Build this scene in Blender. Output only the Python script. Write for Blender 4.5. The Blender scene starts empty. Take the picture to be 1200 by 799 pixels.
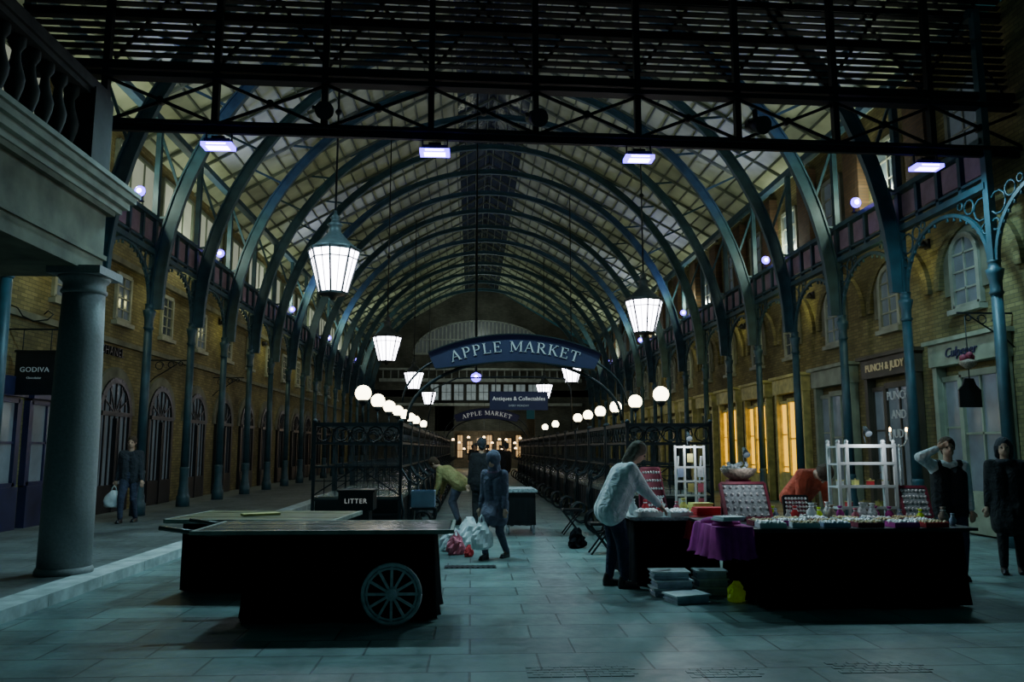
import bpy, math, random
from mathutils import Vector, Matrix, Euler
random.seed(7)
C=bpy.context.scene.collection
pi=math.pi
# ------------------------------------------------------------------ materials
def nodes(name):
    m=bpy.data.materials.new(name); m.use_nodes=True
    nt=m.node_tree; b=nt.nodes['Principled BSDF']
    return m,nt,b
def mat(name,col,rough=.6,metal=0,ns=6,na=.3,bump=0,em=None,es=0,spec=.5,alpha=1):
    m,nt,b=nodes(name)
    tc=nt.nodes.new('ShaderNodeTexCoord'); n=nt.nodes.new('ShaderNodeTexNoise')
    n.inputs['Scale'].default_value=ns; n.inputs['Detail'].default_value=4
    nt.links.new(tc.outputs['Object'],n.inputs['Vector'])
    r=nt.nodes.new('ShaderNodeValToRGB')
    lo=[c*(1-na) for c in col]; hi=[min(1,c*(1+na)) for c in col]
    r.color_ramp.elements[0].position=.3; r.color_ramp.elements[1].position=.7
    r.color_ramp.elements[0].color=(*lo,1); r.color_ramp.elements[1].color=(*hi,1)
    nt.links.new(n.outputs['Fac'],r.inputs['Fac']); nt.links.new(r.outputs['Color'],b.inputs['Base Color'])
    b.inputs['Roughness'].default_value=rough; b.inputs['Metallic'].default_value=metal
    b.inputs['Specular IOR Level'].default_value=spec
    if bump:
        bp=nt.nodes.new('ShaderNodeBump'); bp.inputs['Strength'].default_value=bump; bp.inputs['Distance'].default_value=.02
        nt.links.new(n.outputs['Fac'],bp.inputs['Height']); nt.links.new(bp.outputs['Normal'],b.inputs['Normal'])
    if em:
        b.inputs['Emission Color'].default_value=(*em,1); b.inputs['Emission Strength'].default_value=es
    return m
def brickmat(name,c1,c2,mort,bw,rh,plane='YZ',rough=.85,msize=.012,bump=.4,big=.5,off=.5,spec=.3,bs=.7):
    m,nt,b=nodes(name); L=nt.links.new
    tc=nt.nodes.new('ShaderNodeTexCoord'); sp=nt.nodes.new('ShaderNodeSeparateXYZ'); cb=nt.nodes.new('ShaderNodeCombineXYZ')
    L(tc.outputs['Object'],sp.inputs[0])
    L(sp.outputs[plane[0]],cb.inputs['X']); L(sp.outputs[plane[1]],cb.inputs['Y'])
    br=nt.nodes.new('ShaderNodeTexBrick'); L(cb.outputs[0],br.inputs['Vector'])
    br.inputs['Scale'].default_value=1; br.inputs['Brick Width'].default_value=bw; br.inputs['Row Height'].default_value=rh
    br.inputs['Mortar Size'].default_value=msize; br.inputs['Mortar Smooth'].default_value=.2; br.offset=off
    br.inputs['Color1'].default_value=(*c1,1); br.inputs['Color2'].default_value=(*c2,1); br.inputs['Mortar'].default_value=(*mort,1)
    n=nt.nodes.new('ShaderNodeTexNoise'); n.inputs['Scale'].default_value=bs; n.inputs['Detail'].default_value=8
    L(tc.outputs['Object'],n.inputs['Vector'])
    mr=nt.nodes.new('ShaderNodeMapRange'); mr.inputs['From Min'].default_value=.3; mr.inputs['From Max'].default_value=.7
    mr.inputs['To Min'].default_value=1-big; mr.inputs['To Max'].default_value=1.15; L(n.outputs['Fac'],mr.inputs['Value'])
    mx=nt.nodes.new('ShaderNodeMix'); mx.data_type='RGBA'; mx.blend_type='MULTIPLY'; mx.inputs['Factor'].default_value=1
    L(br.outputs['Color'],mx.inputs['A']); L(mr.outputs[0],mx.inputs['B']); L(mx.outputs['Result'],b.inputs['Base Color'])
    n2=nt.nodes.new('ShaderNodeTexNoise'); n2.inputs['Scale'].default_value=9; n2.inputs['Detail'].default_value=6; L(tc.outputs['Object'],n2.inputs['Vector'])
    mr2=nt.nodes.new('ShaderNodeMapRange'); mr2.inputs['To Min'].default_value=rough-.2; mr2.inputs['To Max'].default_value=min(1,rough+.2)
    L(n2.outputs['Fac'],mr2.inputs['Value']); L(mr2.outputs[0],b.inputs['Roughness'])
    b.inputs['Specular IOR Level'].default_value=spec
    ad=nt.nodes.new('ShaderNodeMath'); ad.operation='MULTIPLY_ADD'; ad.inputs[1].default_value=.5
    sub=nt.nodes.new('ShaderNodeMath'); sub.operation='SUBTRACT'; sub.inputs[0].default_value=1; L(br.outputs['Fac'],sub.inputs[1])
    L(n2.outputs['Fac'],ad.inputs[0]); L(sub.outputs[0],ad.inputs[2])
    bp=nt.nodes.new('ShaderNodeBump'); bp.inputs['Strength'].default_value=bump; bp.inputs['Distance'].default_value=.01
    L(ad.outputs[0],bp.inputs['Height']); L(bp.outputs['Normal'],b.inputs['Normal'])
    return m
M={}
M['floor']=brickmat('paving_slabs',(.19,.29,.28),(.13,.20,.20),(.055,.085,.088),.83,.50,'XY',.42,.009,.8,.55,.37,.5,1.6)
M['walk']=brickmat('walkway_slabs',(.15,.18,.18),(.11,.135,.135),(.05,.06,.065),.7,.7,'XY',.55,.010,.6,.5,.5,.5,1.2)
M['kerb']=mat('kerb_stone',(.45,.53,.53),.7,0,5,.3,.5)
M['brick']=brickmat('stock_brick',(.27,.235,.10),(.16,.14,.06),(.12,.11,.06),.23,.078,'YZ',.9,.008,.6,.6)
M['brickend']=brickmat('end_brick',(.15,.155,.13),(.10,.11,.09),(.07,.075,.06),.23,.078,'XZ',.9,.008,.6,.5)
M['brickred']=brickmat('red_brick',(.17,.10,.055),(.11,.07,.04),(.09,.07,.05),.23,.078,'YZ',.9,.008,.6,.4)
M['stone']=mat('portland_stone',(.28,.30,.25),.8,0,3,.25,.3)
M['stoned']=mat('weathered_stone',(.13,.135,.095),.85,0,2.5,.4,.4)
M['bal']=mat('dark_stone',(.03,.03,.028),.9,0,4,.4,.4)  # near-black stone tone for the balustrade
M['col']=mat('column_granite',(.25,.255,.26),.65,0,30,.12,.12)
M['teal']=mat('teal_painted_iron',(.028,.075,.10),.5,.1,4,.3)
M['tealrib']=mat('teal_rib_paint',(.030,.082,.11),.5,.1,3,.3)
M['darkiron']=mat('dark_iron',(.014,.020,.024),.5,.4,8,.3)
M['hoodm']=mat('lantern_hood_paint',(.06,.075,.08),.5,.2,8,.3)
M['trussm']=mat('truss_iron',(.007,.009,.013),.65,.3,5,.3)
M['roof']=mat('cream_roof_boards',(.45,.50,.34),.8,0,.9,.3)
M['purlin']=mat('purlin_paint',(.13,.16,.12),.7,0,3,.3)
M['skyl']=mat('night_skylight_glass',(.04,.055,.085),.22,0,2,.3)
M['pink']=mat('frieze_panel_paint',(.26,.18,.24),.7,0,4,.2)
M['white']=mat('white_paint',(.60,.64,.64),.5,0,5,.12)
M['offwhite']=mat('aged_white_paint',(.24,.26,.21),.6,0,3,.25)
M['farstone']=mat('far_dark_trim',(.05,.055,.05),.8,0,3,.25)
M['shopcream']=mat('dim_cream_shop_paint',(.24,.27,.20),.6,0,3,.25)
M['gable']=mat('far_gable_bars',(.34,.38,.35),.7,0,3,.25)
M['pubdark']=mat('brown_pub_paint',(.06,.05,.035),.5,0,3,.25)
M['dglass']=mat('dark_glass',(.02,.028,.035),.12,0,2,.4,0,(.2,.3,.4),.03)
M['fan']=mat('far_gable_glass',(.05,.06,.06),.3,0,1,.4,0,(.5,.62,.6),.05)
M['warmglass']=mat('lit_shop_glass',(.6,.4,.05),.3,0,1.3,.5,0,(1,.50,.0),1.8)
M['cafeglass']=mat('far_cafe_glass',(.5,.3,.1),.3,0,1.6,.6,0,(1,.62,.25),.6)
M['coolglass']=mat('faint_lit_glass',(.08,.11,.13),.2,0,1.5,.5,0,(.5,.65,.75),.05)
M['endglass']=mat('far_lit_window_glass',(.3,.35,.36),.3,0,1.5,.6,0,(.62,.78,.8),.14)
M['clere']=mat('clerestory_glass',(.3,.32,.26),.4,0,.8,.4,0,(.85,.92,.70),.24)
M['blueshop']=mat('navy_shop_paint',(.016,.018,.06),.4,0,3,.3)
M['black']=mat('black_paint',(.008,.009,.012),.4,0,5,.3)
M['blackcloth']=mat('black_drape_cloth',(.007,.008,.010),.95,0,6,.3,.3,spec=.1)
M['glow']=mat('lantern_glass',(.9,.9,1),.3,0,2,.05,0,(.90,.88,1.0),18)
M['globe']=mat('globe_glass',(.9,.9,.8),.3,0,2,.05,0,(1,.88,.56),12)
M['violet']=mat('violet_lamp_lens',(.2,.1,1),.3,0,2,.05,0,(.12,.05,1.0),8)
M['violetw']=mat('white_violet_lamp_core',(.4,.3,1),.3,0,2,.05,0,(.5,.35,1.0),35)
M['flame']=mat('candle_flame',(1,.7,.3),.3,0,2,.05,0,(1,.6,.2),25)
M['bulb']=mat('clip_lamp_bulb',(1,.95,.9),.3,0,2,.05,0,(.95,.95,1),2)
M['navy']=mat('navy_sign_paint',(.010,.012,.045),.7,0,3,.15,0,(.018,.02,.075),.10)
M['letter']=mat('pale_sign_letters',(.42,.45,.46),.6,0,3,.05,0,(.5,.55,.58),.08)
M['letterb']=mat('glow_sign_letters',(.6,.62,.6),.6,0,3,.05,0,(.6,.62,.6),.35)  # emission put into the lettering to brighten it; the letters are no lamps
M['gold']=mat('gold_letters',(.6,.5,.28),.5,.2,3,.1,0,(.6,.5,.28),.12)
M['wood']=mat('worn_wood_boards',(.095,.10,.05),.4,0,5,.45,.2)
M['woodlt']=mat('pale_wood',(.55,.50,.18),.6,0,5,.3,.2)
M['darkwood']=mat('dark_board',(.09,.10,.09),.25,0,5,.35,.2)
M['edge']=mat('pale_worn_board_edge',(.28,.30,.26),.5,0,7,.4,.2)
M['magenta']=mat('magenta_velvet',(.42,.02,.26),.8,0,6,.3)
M['redbox']=mat('dark_red_case',(.24,.03,.06),.6,0,6,.3)
M['red']=mat('red_fabric',(.6,.03,.04),.8,0,5,.25)
M['pinkbag']=mat('pink_plastic_bag',(.62,.14,.20),.5,0,9,.3,.3)
M['silver']=mat('silver_trinkets',(.8,.82,.85),.3,.3,40,.5)
M['colours']=mat('coloured_beads',(.65,.4,.2),.4,0,60,.9)
M['felt']=mat('grey_felt',(.34,.38,.40),.9,0,30,.5)
M['yellow']=mat('pale_yellow_card',(.72,.70,.2),.7,0,5,.2)
M['lime']=mat('lime_plastic',(.58,.85,.03),.4,0,5,.2,0,(.5,.8,.02),.03)
M['plastic']=mat('clear_plastic_box',(.42,.48,.58),.25,0,8,.3)
M['bag']=mat('white_plastic_bag',(.6,.66,.68),.45,0,9,.15,.3)
M['wicker']=mat('wicker',(.28,.22,.17),.8,0,30,.5,.5)
M['blue']=mat('pale_blue_crate',(.25,.32,.45),.5,0,4,.2)
M['amber']=mat('amber_interior_light',(1,.6,.2),.5,0,2,.1,0,(1,.66,.32),10)
M['steelrim']=mat('pale_wheel_paint',(.55,.60,.64),.4,.1,9,.3)  # base colour lightened to stand in for highlights on the rim
# ------------------------------------------------------------------ mesh builder
class MB:
    def __init__(s): s.v=[];s.f=[];s.m=[];s.sm=[]
    def add(s,vs,fs,mi=0,smooth=False):
        o=len(s.v); s.v+= [tuple(v) for v in vs]
        for f in fs: s.f.append([i+o for i in f]); s.m.append(mi); s.sm.append(smooth)
        return s
    def box(s,c,d,mi=0,rot=None):
        x,y,z=d[0]/2,d[1]/2,d[2]/2
        vs=[Vector((a*x,b*y,e*z)) for a in(-1,1) for b in(-1,1) for e in(-1,1)]
        if rot is not None:
            R=Euler(rot).to_matrix(); vs=[R@v for v in vs]
        c=Vector(c); vs=[v+c for v in vs]
        return s.add(vs,[(0,1,3,2),(4,6,7,5),(0,4,5,1),(2,3,7,6),(0,2,6,4),(1,5,7,3)],mi)
    def beam(s,p0,p1,w,h,mi=0,up=(0,0,1)):
        p0=Vector(p0);p1=Vector(p1);d=(p1-p0).normalized();u=Vector(up)
        if abs(d.dot(u))>.98:u=Vector((0,1,0))
        sx=d.cross(u).normalized();uu=sx.cross(d)
        vs=[p+sx*a*w/2+uu*b*h/2 for p in(p0,p1) for a,b in((-1,-1),(1,-1),(1,1),(-1,1))]
        return s.add(vs,[(0,3,2,1),(4,5,6,7),(0,1,5,4),(1,2,6,5),(2,3,7,6),(3,0,4,7)],mi)
    def cyl(s,p0,p1,r0,r1=None,n=12,mi=0,smooth=True):
        if r1 is None:r1=r0
        p0=Vector(p0);p1=Vector(p1);d=(p1-p0).normalized();u=Vector((0,0,1))
        if abs(d.dot(u))>.98:u=Vector((0,1,0))
        a=d.cross(u).normalized();b=d.cross(a)
        vs=[]
        for p,r in((p0,r0),(p1,r1)):
            for i in range(n):
                t=2*pi*i/n; vs.append(p+(a*math.cos(t)+b*math.sin(t))*r)
        o=len(s.v)
        s.add(vs,[(i,(i+1)%n,n+(i+1)%n,n+i) for i in range(n)],mi,smooth)
        s.f.append([o+i for i in range(n)][::-1]);s.m.append(mi);s.sm.append(False)
        s.f.append([o+n+i for i in range(n)]);s.m.append(mi);s.sm.append(False)
        return s
    def tube(s,pts,r,n=6,mi=0,rs=None):
        pts=[Vector(p) for p in pts];k=len(pts)
        rings=[]
        pa=None
        for i,p in enumerate(pts):
            d=(pts[min(i+1,k-1)]-pts[max(i-1,0)]).normalized()
            if pa is None:
                u=Vector((0,0,1)) if abs(d.z)<.9 else Vector((0,1,0))
                a=d.cross(u).normalized()
            else:
                a=(pa-d*pa.dot(d)).normalized()
            pa=a;b=d.cross(a);rr=rs[i] if rs else r
            rings.append([p+(a*math.cos(2*pi*j/n)+b*math.sin(2*pi*j/n))*rr for j in range(n)])
        vs=[v for q in rings for v in q];fs=[]
        for i in range(k-1):
            for j in range(n): fs.append((i*n+j,i*n+(j+1)%n,(i+1)*n+(j+1)%n,(i+1)*n+j))
        fs.append(tuple(range(n))[::-1]);fs.append(tuple((k-1)*n+j for j in range(n)))
        return s.add(vs,fs,mi,True)
    def lathe(s,prof,c=(0,0,0),n=16,mi=0,smooth=True,phase=0):
        vs=[];fs=[];c=Vector(c);k=len(prof)
        for r,z in prof:
            for j in range(n):
                t=2*pi*j/n+phase;vs.append(c+Vector((r*math.cos(t),r*math.sin(t),z)))
        for i in range(k-1):
            for j in range(n): fs.append((i*n+j,i*n+(j+1)%n,(i+1)*n+(j+1)%n,(i+1)*n+j))
        fs.append(tuple(range(n))[::-1]);fs.append(tuple((k-1)*n+j for j in range(n)))
        return s.add(vs,fs,mi,smooth)
    def sph(s,c,r,n=12,mi=0,sc=(1,1,1),R=None):
        m=max(6,n//2*1+2);vs=[];fs=[];c=Vector(c)
        def P(a,b):
            v=Vector((math.sin(a)*math.cos(b)*sc[0],math.sin(a)*math.sin(b)*sc[1],math.cos(a)*sc[2]))*r
            if R is not None:v=R@v
            return c+v
        vs.append(P(0,0))
        for i in range(1,m):
            for j in range(n):vs.append(P(pi*i/m,2*pi*j/n))
        vs.append(P(pi,0))
        for j in range(n):fs.append((0,1+j,1+(j+1)%n))
        for i in range(m-2):
            for j in range(n):
                a=1+i*n+j;b=1+i*n+(j+1)%n;fs.append((a,a+n,b+n,b))
        l=len(vs)-1;o=1+(m-2)*n
        for j in range(n):fs.append((l,o+(j+1)%n,o+j))
        return s.add(vs,fs,mi,True)
    def poly(s,pts,mi=0): return s.add(pts,[tuple(range(len(pts)))],mi)
    def prism(s,pts,off,mi=0):
        n=len(pts);off=Vector(off);a=[Vector(p) for p in pts];b=[p+off for p in a]
        return s.add(a+b,[tuple(range(n))[::-1],tuple(range(n,2*n))]+[(i,(i+1)%n,n+(i+1)%n,n+i) for i in range(n)],mi)
    def mesh(s,name,mats):
        me=bpy.data.meshes.new(name);me.from_pydata(s.v,[],s.f)
        for q in mats:me.materials.append(M[q] if isinstance(q,str) else q)
        me.polygons.foreach_set('material_index',s.m);me.polygons.foreach_set('use_smooth',s.sm)
        me.update();return me
def obj(name,mb,mats,loc=(0,0,0),parent=None,rot=None,label=None,cat=None,group=None,kind=None):
    if isinstance(mats,str):mats=[mats]
    me=mb.mesh(name,mats) if isinstance(mb,MB) else mb
    o=bpy.data.objects.new(name,me);C.objects.link(o);o.location=loc
    if rot:o.rotation_euler=rot
    if parent:o.parent=parent
    if label:o['label']=label
    if cat:o['category']=cat
    if group:o['group']=group
    if kind:o['kind']=kind
    return o
def thing(name,label,cat,loc=(0,0,0),rot=None,group=None):
    o=bpy.data.objects.new(name,None);C.objects.link(o);o.location=loc;o.empty_display_size=.2
    if rot:o.rotation_euler=rot
    o['label']=label;o['category']=cat
    if group:o['group']=group
    return o
def clone(o,loc,rot=None,label=None,scale=None):
    def rec(q,par):
        n=q.copy();C.objects.link(n)
        n.parent=par
        for ch in q.children:rec(ch,n)
        return n
    n=rec(o,None);n.location=loc
    if rot is not None:n.rotation_euler=rot
    if label:n['label']=label
    if scale:n.scale=scale
    return n
def S(name,mb,mats,**k): return obj(name,mb,mats,kind='structure',**k)
def text(body,size,loc,rot,mt,parent=None,name='lettering',ext=.008,bold=0,spacing=1.0,align='CENTER',xs=1,shear=0):
    cu=bpy.data.curves.new('t','FONT');cu.body=body;cu.size=size;cu.extrude=ext;cu.align_x=align;cu.align_y='CENTER'
    cu.offset=bold;cu.space_character=spacing;cu.resolution_u=3;cu.shear=shear
    t=bpy.data.objects.new('t',cu);C.objects.link(t)
    dg=bpy.context.evaluated_depsgraph_get();dg.update()
    me=bpy.data.meshes.new_from_object(t.evaluated_get(dg));me.name=name
    bpy.data.objects.remove(t);bpy.data.curves.remove(cu)
    for v in me.vertices:v.co.x*=xs
    me.materials.clear();me.materials.append(M[mt])
    o=bpy.data.objects.new(name,me);C.objects.link(o);o.location=loc;o.rotation_euler=rot
    if parent:o.parent=parent
    return o
def seriftext(body,h,arc,track,xs=1.0):
    K,H=.125,.045
    def stem(x,w=K,b=1,t=1):
        r=[(x,0,x,1,w)]
        if b:r.append((x-.13,.02,x+.13,.02,.045))
        if t:r.append((x-.13,.98,x+.13,.98,.045))
        return r
    def bowl(x,cy,r):
        q=[(x,cy+r,.38,cy+r,H),(x,cy-r,.38,cy-r,H)]
        for i in range(8):
            a=-pi/2+pi*i/8;b=-pi/2+pi*(i+1)/8
            q.append((.38+r*math.cos(a),cy+r*math.sin(a),.38+r*math.cos(b),cy+r*math.sin(b),H+.07*math.cos((a+b)/2)))
        return q
    Lt={'A':([(.06,0,.40,1,H+.01),(.40,1,.74,0,K),(.18,.36,.62,.36,H),(-.05,.02,.19,.02,.045),(.6,.02,.88,.02,.045)],.88),
     'P':(stem(.18)+bowl(.18,.73,.24),.74),'L':(stem(.18)+[(.18,.03,.66,.03,H),(.66,0,.66,.26,H)],.76),
     'E':(stem(.18)+[(.18,.97,.64,.97,H),(.18,.52,.5,.52,H),(.18,.03,.68,.03,H),(.64,.76,.64,1,H),(.68,0,.68,.25,H),(.5,.42,.5,.62,.045)],.78),
     'M':(stem(.12,H+.01,1,0)+stem(.92,K,1,0)+[(.14,1,.5,.12,K),(.5,.12,.9,1,H),(0,.98,.2,.98,.045),(.85,.98,1.06,.98,.045)],1.1),
     'R':(stem(.18)+bowl(.18,.74,.23)+[(.38,.5,.76,.02,K),(.7,.02,.9,.02,.045)],.88),
     'K':(stem(.18)+[(.2,.40,.68,.98,H),(.36,.58,.74,.02,K),(.58,.98,.82,.98,.045),(.64,.02,.88,.02,.045)],.88),
     'T':(stem(.4,K,1,0)+[(.04,.97,.76,.97,H),(.05,.74,.05,1,H),(.75,.74,.75,1,H)],.80),' ':([],.42)}
    W=sum((Lt[c][1]+track) for c in body)-track
    mb=MB();x=-W/2
    for c in body:
        for a,b,d,e,w in Lt[c][0]:
            p=Vector((a,b));q=Vector((d,e));dd=(q-p);t=dd.normalized();nn=Vector((-t.y,t.x))*w/2
            out=[]
            for v in [p+nn,p-nn,q-nn,q+nn]:
                X=(x+v.x)*h*xs;Y=(v.y-.5)*h;an=X/arc;R=arc+Y
                out.append((R*math.sin(an),R*math.cos(an)-arc,0))
            mb.prism(out,(0,0,.01))
        x+=Lt[c][1]+track
    return mb
FR=(pi/2,0,0);FL=(pi/2,0,pi/2);FRt=(pi/2,0,-pi/2)
# ------------------------------------------------------------------ dimensions
XL,XR=-7.38,8.85; XC=(XL+XR)/2; HW=(XR-XL)/2
WL,WR=-8.5,9.5
SP=2.8
YK=[2.8*(4.55+k) for k in range(18)]
YEND=61.0
# ------------------------------------------------------------------ floor
S('floor',MB().box((3.0,27,-.1),(30,76,.2)),'floor')
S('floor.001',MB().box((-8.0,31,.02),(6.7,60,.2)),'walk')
mb=MB()
y=-1.0
while y<YEND:
    mb.box((-4.47,y+.6,.025),(.36,1.19,.2));y+=1.2
S('trim_1',mb,'kerb')
# ------------------------------------------------------------------ side walls
S('wall_left',MB().box((WL-.2,36,4.8),(.4,50,9.6)),'brick')
S('wall_right',MB().box((WR+.2,35.5,4.8),(.4,51,9.6)),'brick')
mb=MB();
mb.box((-4.9,YEND+.2,3),(7.2,.4,6));mb.box((7.2,YEND+.2,3),(4.6,.4,6));mb.box((XC,YEND+.2,4.2),(7,.4,2.6))
pts=[(WL,YEND,5.5),(WR,YEND,5.5),(WR,YEND,9.3),(XC,YEND,14.6),(WL,YEND,9.3)]
mb.prism(pts,(0,.4,0))
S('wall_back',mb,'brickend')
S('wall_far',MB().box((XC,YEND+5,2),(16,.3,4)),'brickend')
def wframe(mb,axis,x,yc,z0,z1,w,nx,nz,arch=False,t=.05,dep=.08,glass=1,sgn=1):
    def P(u,z,d): return (x+sgn*d,yc+u,z) if axis=='x' else (yc+u,x+sgn*d,z)
    n=12
    top=[(w/2*math.cos(pi*i/n),z1-w/2+w/2*math.sin(pi*i/n)) for i in range(n+1)] if arch else [(w/2,z1),(-w/2,z1)]
    pts=[(-w/2,z0),(w/2,z0)]+top
    mb.poly([P(u,z,.02) for u,z in pts],glass)
    k=len(pts)
    for i in range(k):
        a=pts[i];b=pts[(i+1)%k]
        if (Vector(a)-Vector(b)).length<1e-4:continue
        mb.beam(P(a[0],a[1],.03),P(b[0],b[1],.03),dep,t*1.6,0,up=(1,0,0) if axis=='x' else (0,1,0))
    for i in range(1,nx):
        u=-w/2+w*i/nx
        zt=z1-w/2+math.sqrt(max(0,(w/2)**2-u*u)) if arch else z1
        mb.beam(P(u,z0,.04),P(u,zt,.04),t*.6,t*.6,0)
    for i in range(1,nz):
        z=z0+(z1-z0)*i/nz
        hw=w/2
        if arch and z>z1-w/2: hw=math.sqrt(max(0,(w/2)**2-(z-z1+w/2)**2))
        mb.beam(P(-hw,z,.04),P(hw,z,.04),t*.6,t*.6,0)
    return mb
wn=[1];dn=[1];tn=[2]
def win(mb,mats):
    o=S('window_%d'%wn[0],mb,mats);wn[0]+=1;return o
def door(mb,mats):
    o=S('door_%d'%dn[0],mb,mats);dn[0]+=1;return o
def trim(mb,mats):
    o=S('trim_%d'%tn[0],mb,mats);tn[0]+=1;return o
def archring(mb,x,yc,zs,r,t,d,mi=0,n=14,sgn=1,leg=0):
    for i in range(n):
        a0=pi*i/n;a1=pi*(i+1)/n
        q=[(r*math.cos(a0),r*math.sin(a0)),((r+t)*math.cos(a0),(r+t)*math.sin(a0)),((r+t)*math.cos(a1),(r+t)*math.sin(a1)),(r*math.cos(a1),r*math.sin(a1))]
        mb.prism([(x,yc+u,zs+v) for u,v in q],(sgn*d,0,0),mi)
    if leg:
        for e in(-1,1): mb.box((x+sgn*d/2,yc+e*(r+t/2),zs-leg/2),(d,t,leg),mi)
    return mb
for k in range(0,15):
    yc=YK[k]+1.4
    if k>0:
        mb=MB();wframe(mb,'x',WL,yc-.3,4.65,5.75,.75,2,4,False,.05,.1,1,1);mb.box((WL+.06,yc-.3,4.56),(.16,1.0,.1),0)
        win(mb,['offwhite','coolglass' if k in(1,2,4) else 'dglass'])
    if k>=2:
        mb=MB();zt=3.2;w=1.6
        wframe(mb,'x',WL+.02,yc-.4,.12,zt,w,6,1,True,.06,.14,1,1)
        mb.box((WL+.08,yc-.4,zt-w/2),(.12,w,.1),0);mb.box((WL+.07,yc-.4,.45),(.1,w,.6),0)
        mb.box((WL+.08,yc-.4,1.2),(.12,.12,2.2),0)
        for i in range(1,6):
            a=pi*i/6;mb.beam((WL+.07,yc-.4,zt-w/2),(WL+.07,yc-.4+w/2*math.cos(a),zt-w/2+w/2*math.sin(a)),.03,.03,0)
        door(mb,['black','coolglass' if k in(2,3,4) else 'dglass'])
        mb=MB();archring(mb,WL,yc-.4,zt-w/2,w/2+.06,.26,.06,0,14,1);trim(mb,['stoned'])
mb=MB()
for yy,ww in((14.3,1.9),(16.6,1.9)):
    wframe(mb,'x',WL+.03,yy,.9,2.5,ww,3,2,False,.07,.14,1,1);mb.box((WL+.08,yy,.5),(.16,ww+.1,.78),0)
    mb.box((WL+.1,yy,2.72),(.2,ww+.2,.36),0)
win(mb,['blueshop','coolglass'])
mb=MB();
for z,d,h in((4.1,.1,.12),(6.05,.12,.14)): mb.box((WL+d/2,36,z),(d,50,h))
trim(mb,['stoned'])
for k in range(0,16):
    yc=YK[k]+1.4
    mb=MB();wframe(mb,'x',WL+.02,yc,7.1,8.9,2.3,3,1,False,.06,.1,1,1);win(mb,['purlin','clere'])
    mb=MB();wframe(mb,'x',WR-.02,yc,7.2,8.6,1.0,2,3,False,.06,.1,1,-1);win(mb,['offwhite','coolglass'])
    mb=MB();mb.box((WR-.12,yc+1.4,8.1),(.24,.75,2.4));trim(mb,['brickred'])
for k in range(0,15):
    yc=YK[k]+1.4+.3
    mb=MB();wframe(mb,'x',WR-.02,yc,4.3,5.68,.8,2,4,True,.06,.1,1,-1);mb.box((WR-.08,yc,4.22),(.18,1.0,.1),0)
    win(mb,['offwhite','coolglass' if k in(0,1,2) else 'dglass'])
    mb=MB();archring(mb,WR-.0,yc,5.28,.46,.24,.05,0,12,-1,.7);trim(mb,['stoned'])
    mb=MB();archring(mb,WR-.0,yc-.3,4.75,1.12,.18,.1,0,16,-1,.0);trim(mb,['brick'])
    gl='warmglass' if k in(3,4,5) else ('dglass' if k>5 else 'coolglass')
    fr='shopcream' if k in(0,2) else ('pubdark' if k==1 else 'woodlt')
    mb=MB()
    wframe(mb,'x',WR-.05,yc-.25,.75,3.0,1.15,2,2,False,.07,.12,1,-1);mb.box((WR-.1,yc-.25,.4),(.16,1.15,.72),0)
    for e in(-1,1): mb.box((WR-.12,yc+e*.98,1.6),(.2,.14,3.2),0)
    mb.box((WR-.14,yc,3.42),(.26,2.15,.44),0);mb.box((WR-.18,yc,3.68),(.36,2.3,.08),0)
    win(mb,[fr,gl])
    mb=MB();wframe(mb,'x',WR-.04,yc+.63,.1,2.95,.62,1,3,False,.06,.1,1,-1);mb.box((WR-.09,yc+.63,.5),(.1,.6,.8),0);door(mb,[fr,gl])
mb=MB()
for i in range(9): wframe(mb,'y',YEND-.02,XC-3.6+i*.95,5.2,6.5,.8,2,2,False,.06,.1,1,-1)
win(mb,['farstone','endglass'])
mb=MB();r=5.2;zc=8.8
n=20;mb.poly([(XC+r*math.cos(pi*i/n),YEND-.05,zc+r*.5*math.sin(pi*i/n)) for i in range(n+1)],1)
for i in range(n):
    a=pi*i/n;b=pi*(i+1)/n
    mb.beam((XC+r*math.cos(a),YEND-.1,zc+r*.5*math.sin(a)),(XC+r*math.cos(b),YEND-.1,zc+r*.5*math.sin(b)),.1,.1,0)
for i in range(-17,18):
    u=i*.3;zt=r*.5*math.sqrt(max(0,1-(u/r)**2));mb.beam((XC+u,YEND-.1,zc),(XC+u,YEND-.1,zc+zt),.1,.1,0)
mb.box((XC,YEND-.1,zc),(2*r,.14,.16),0);mb.box((XC,YEND-.12,zc+1.1),(2*r*.88,.14,.1),0)
win(mb,['gable','fan'])
mb=MB()
for z,h in((6.75,.25),(4.9,.2),(7.6,.15)): mb.box((XC,YEND-.2,z),(15.5,.4,h))
for i in range(30): mb.box((WL+.6+i*.58,YEND-.2,7.15),(.08,.1,.8))
trim(mb,['gable'])
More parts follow.
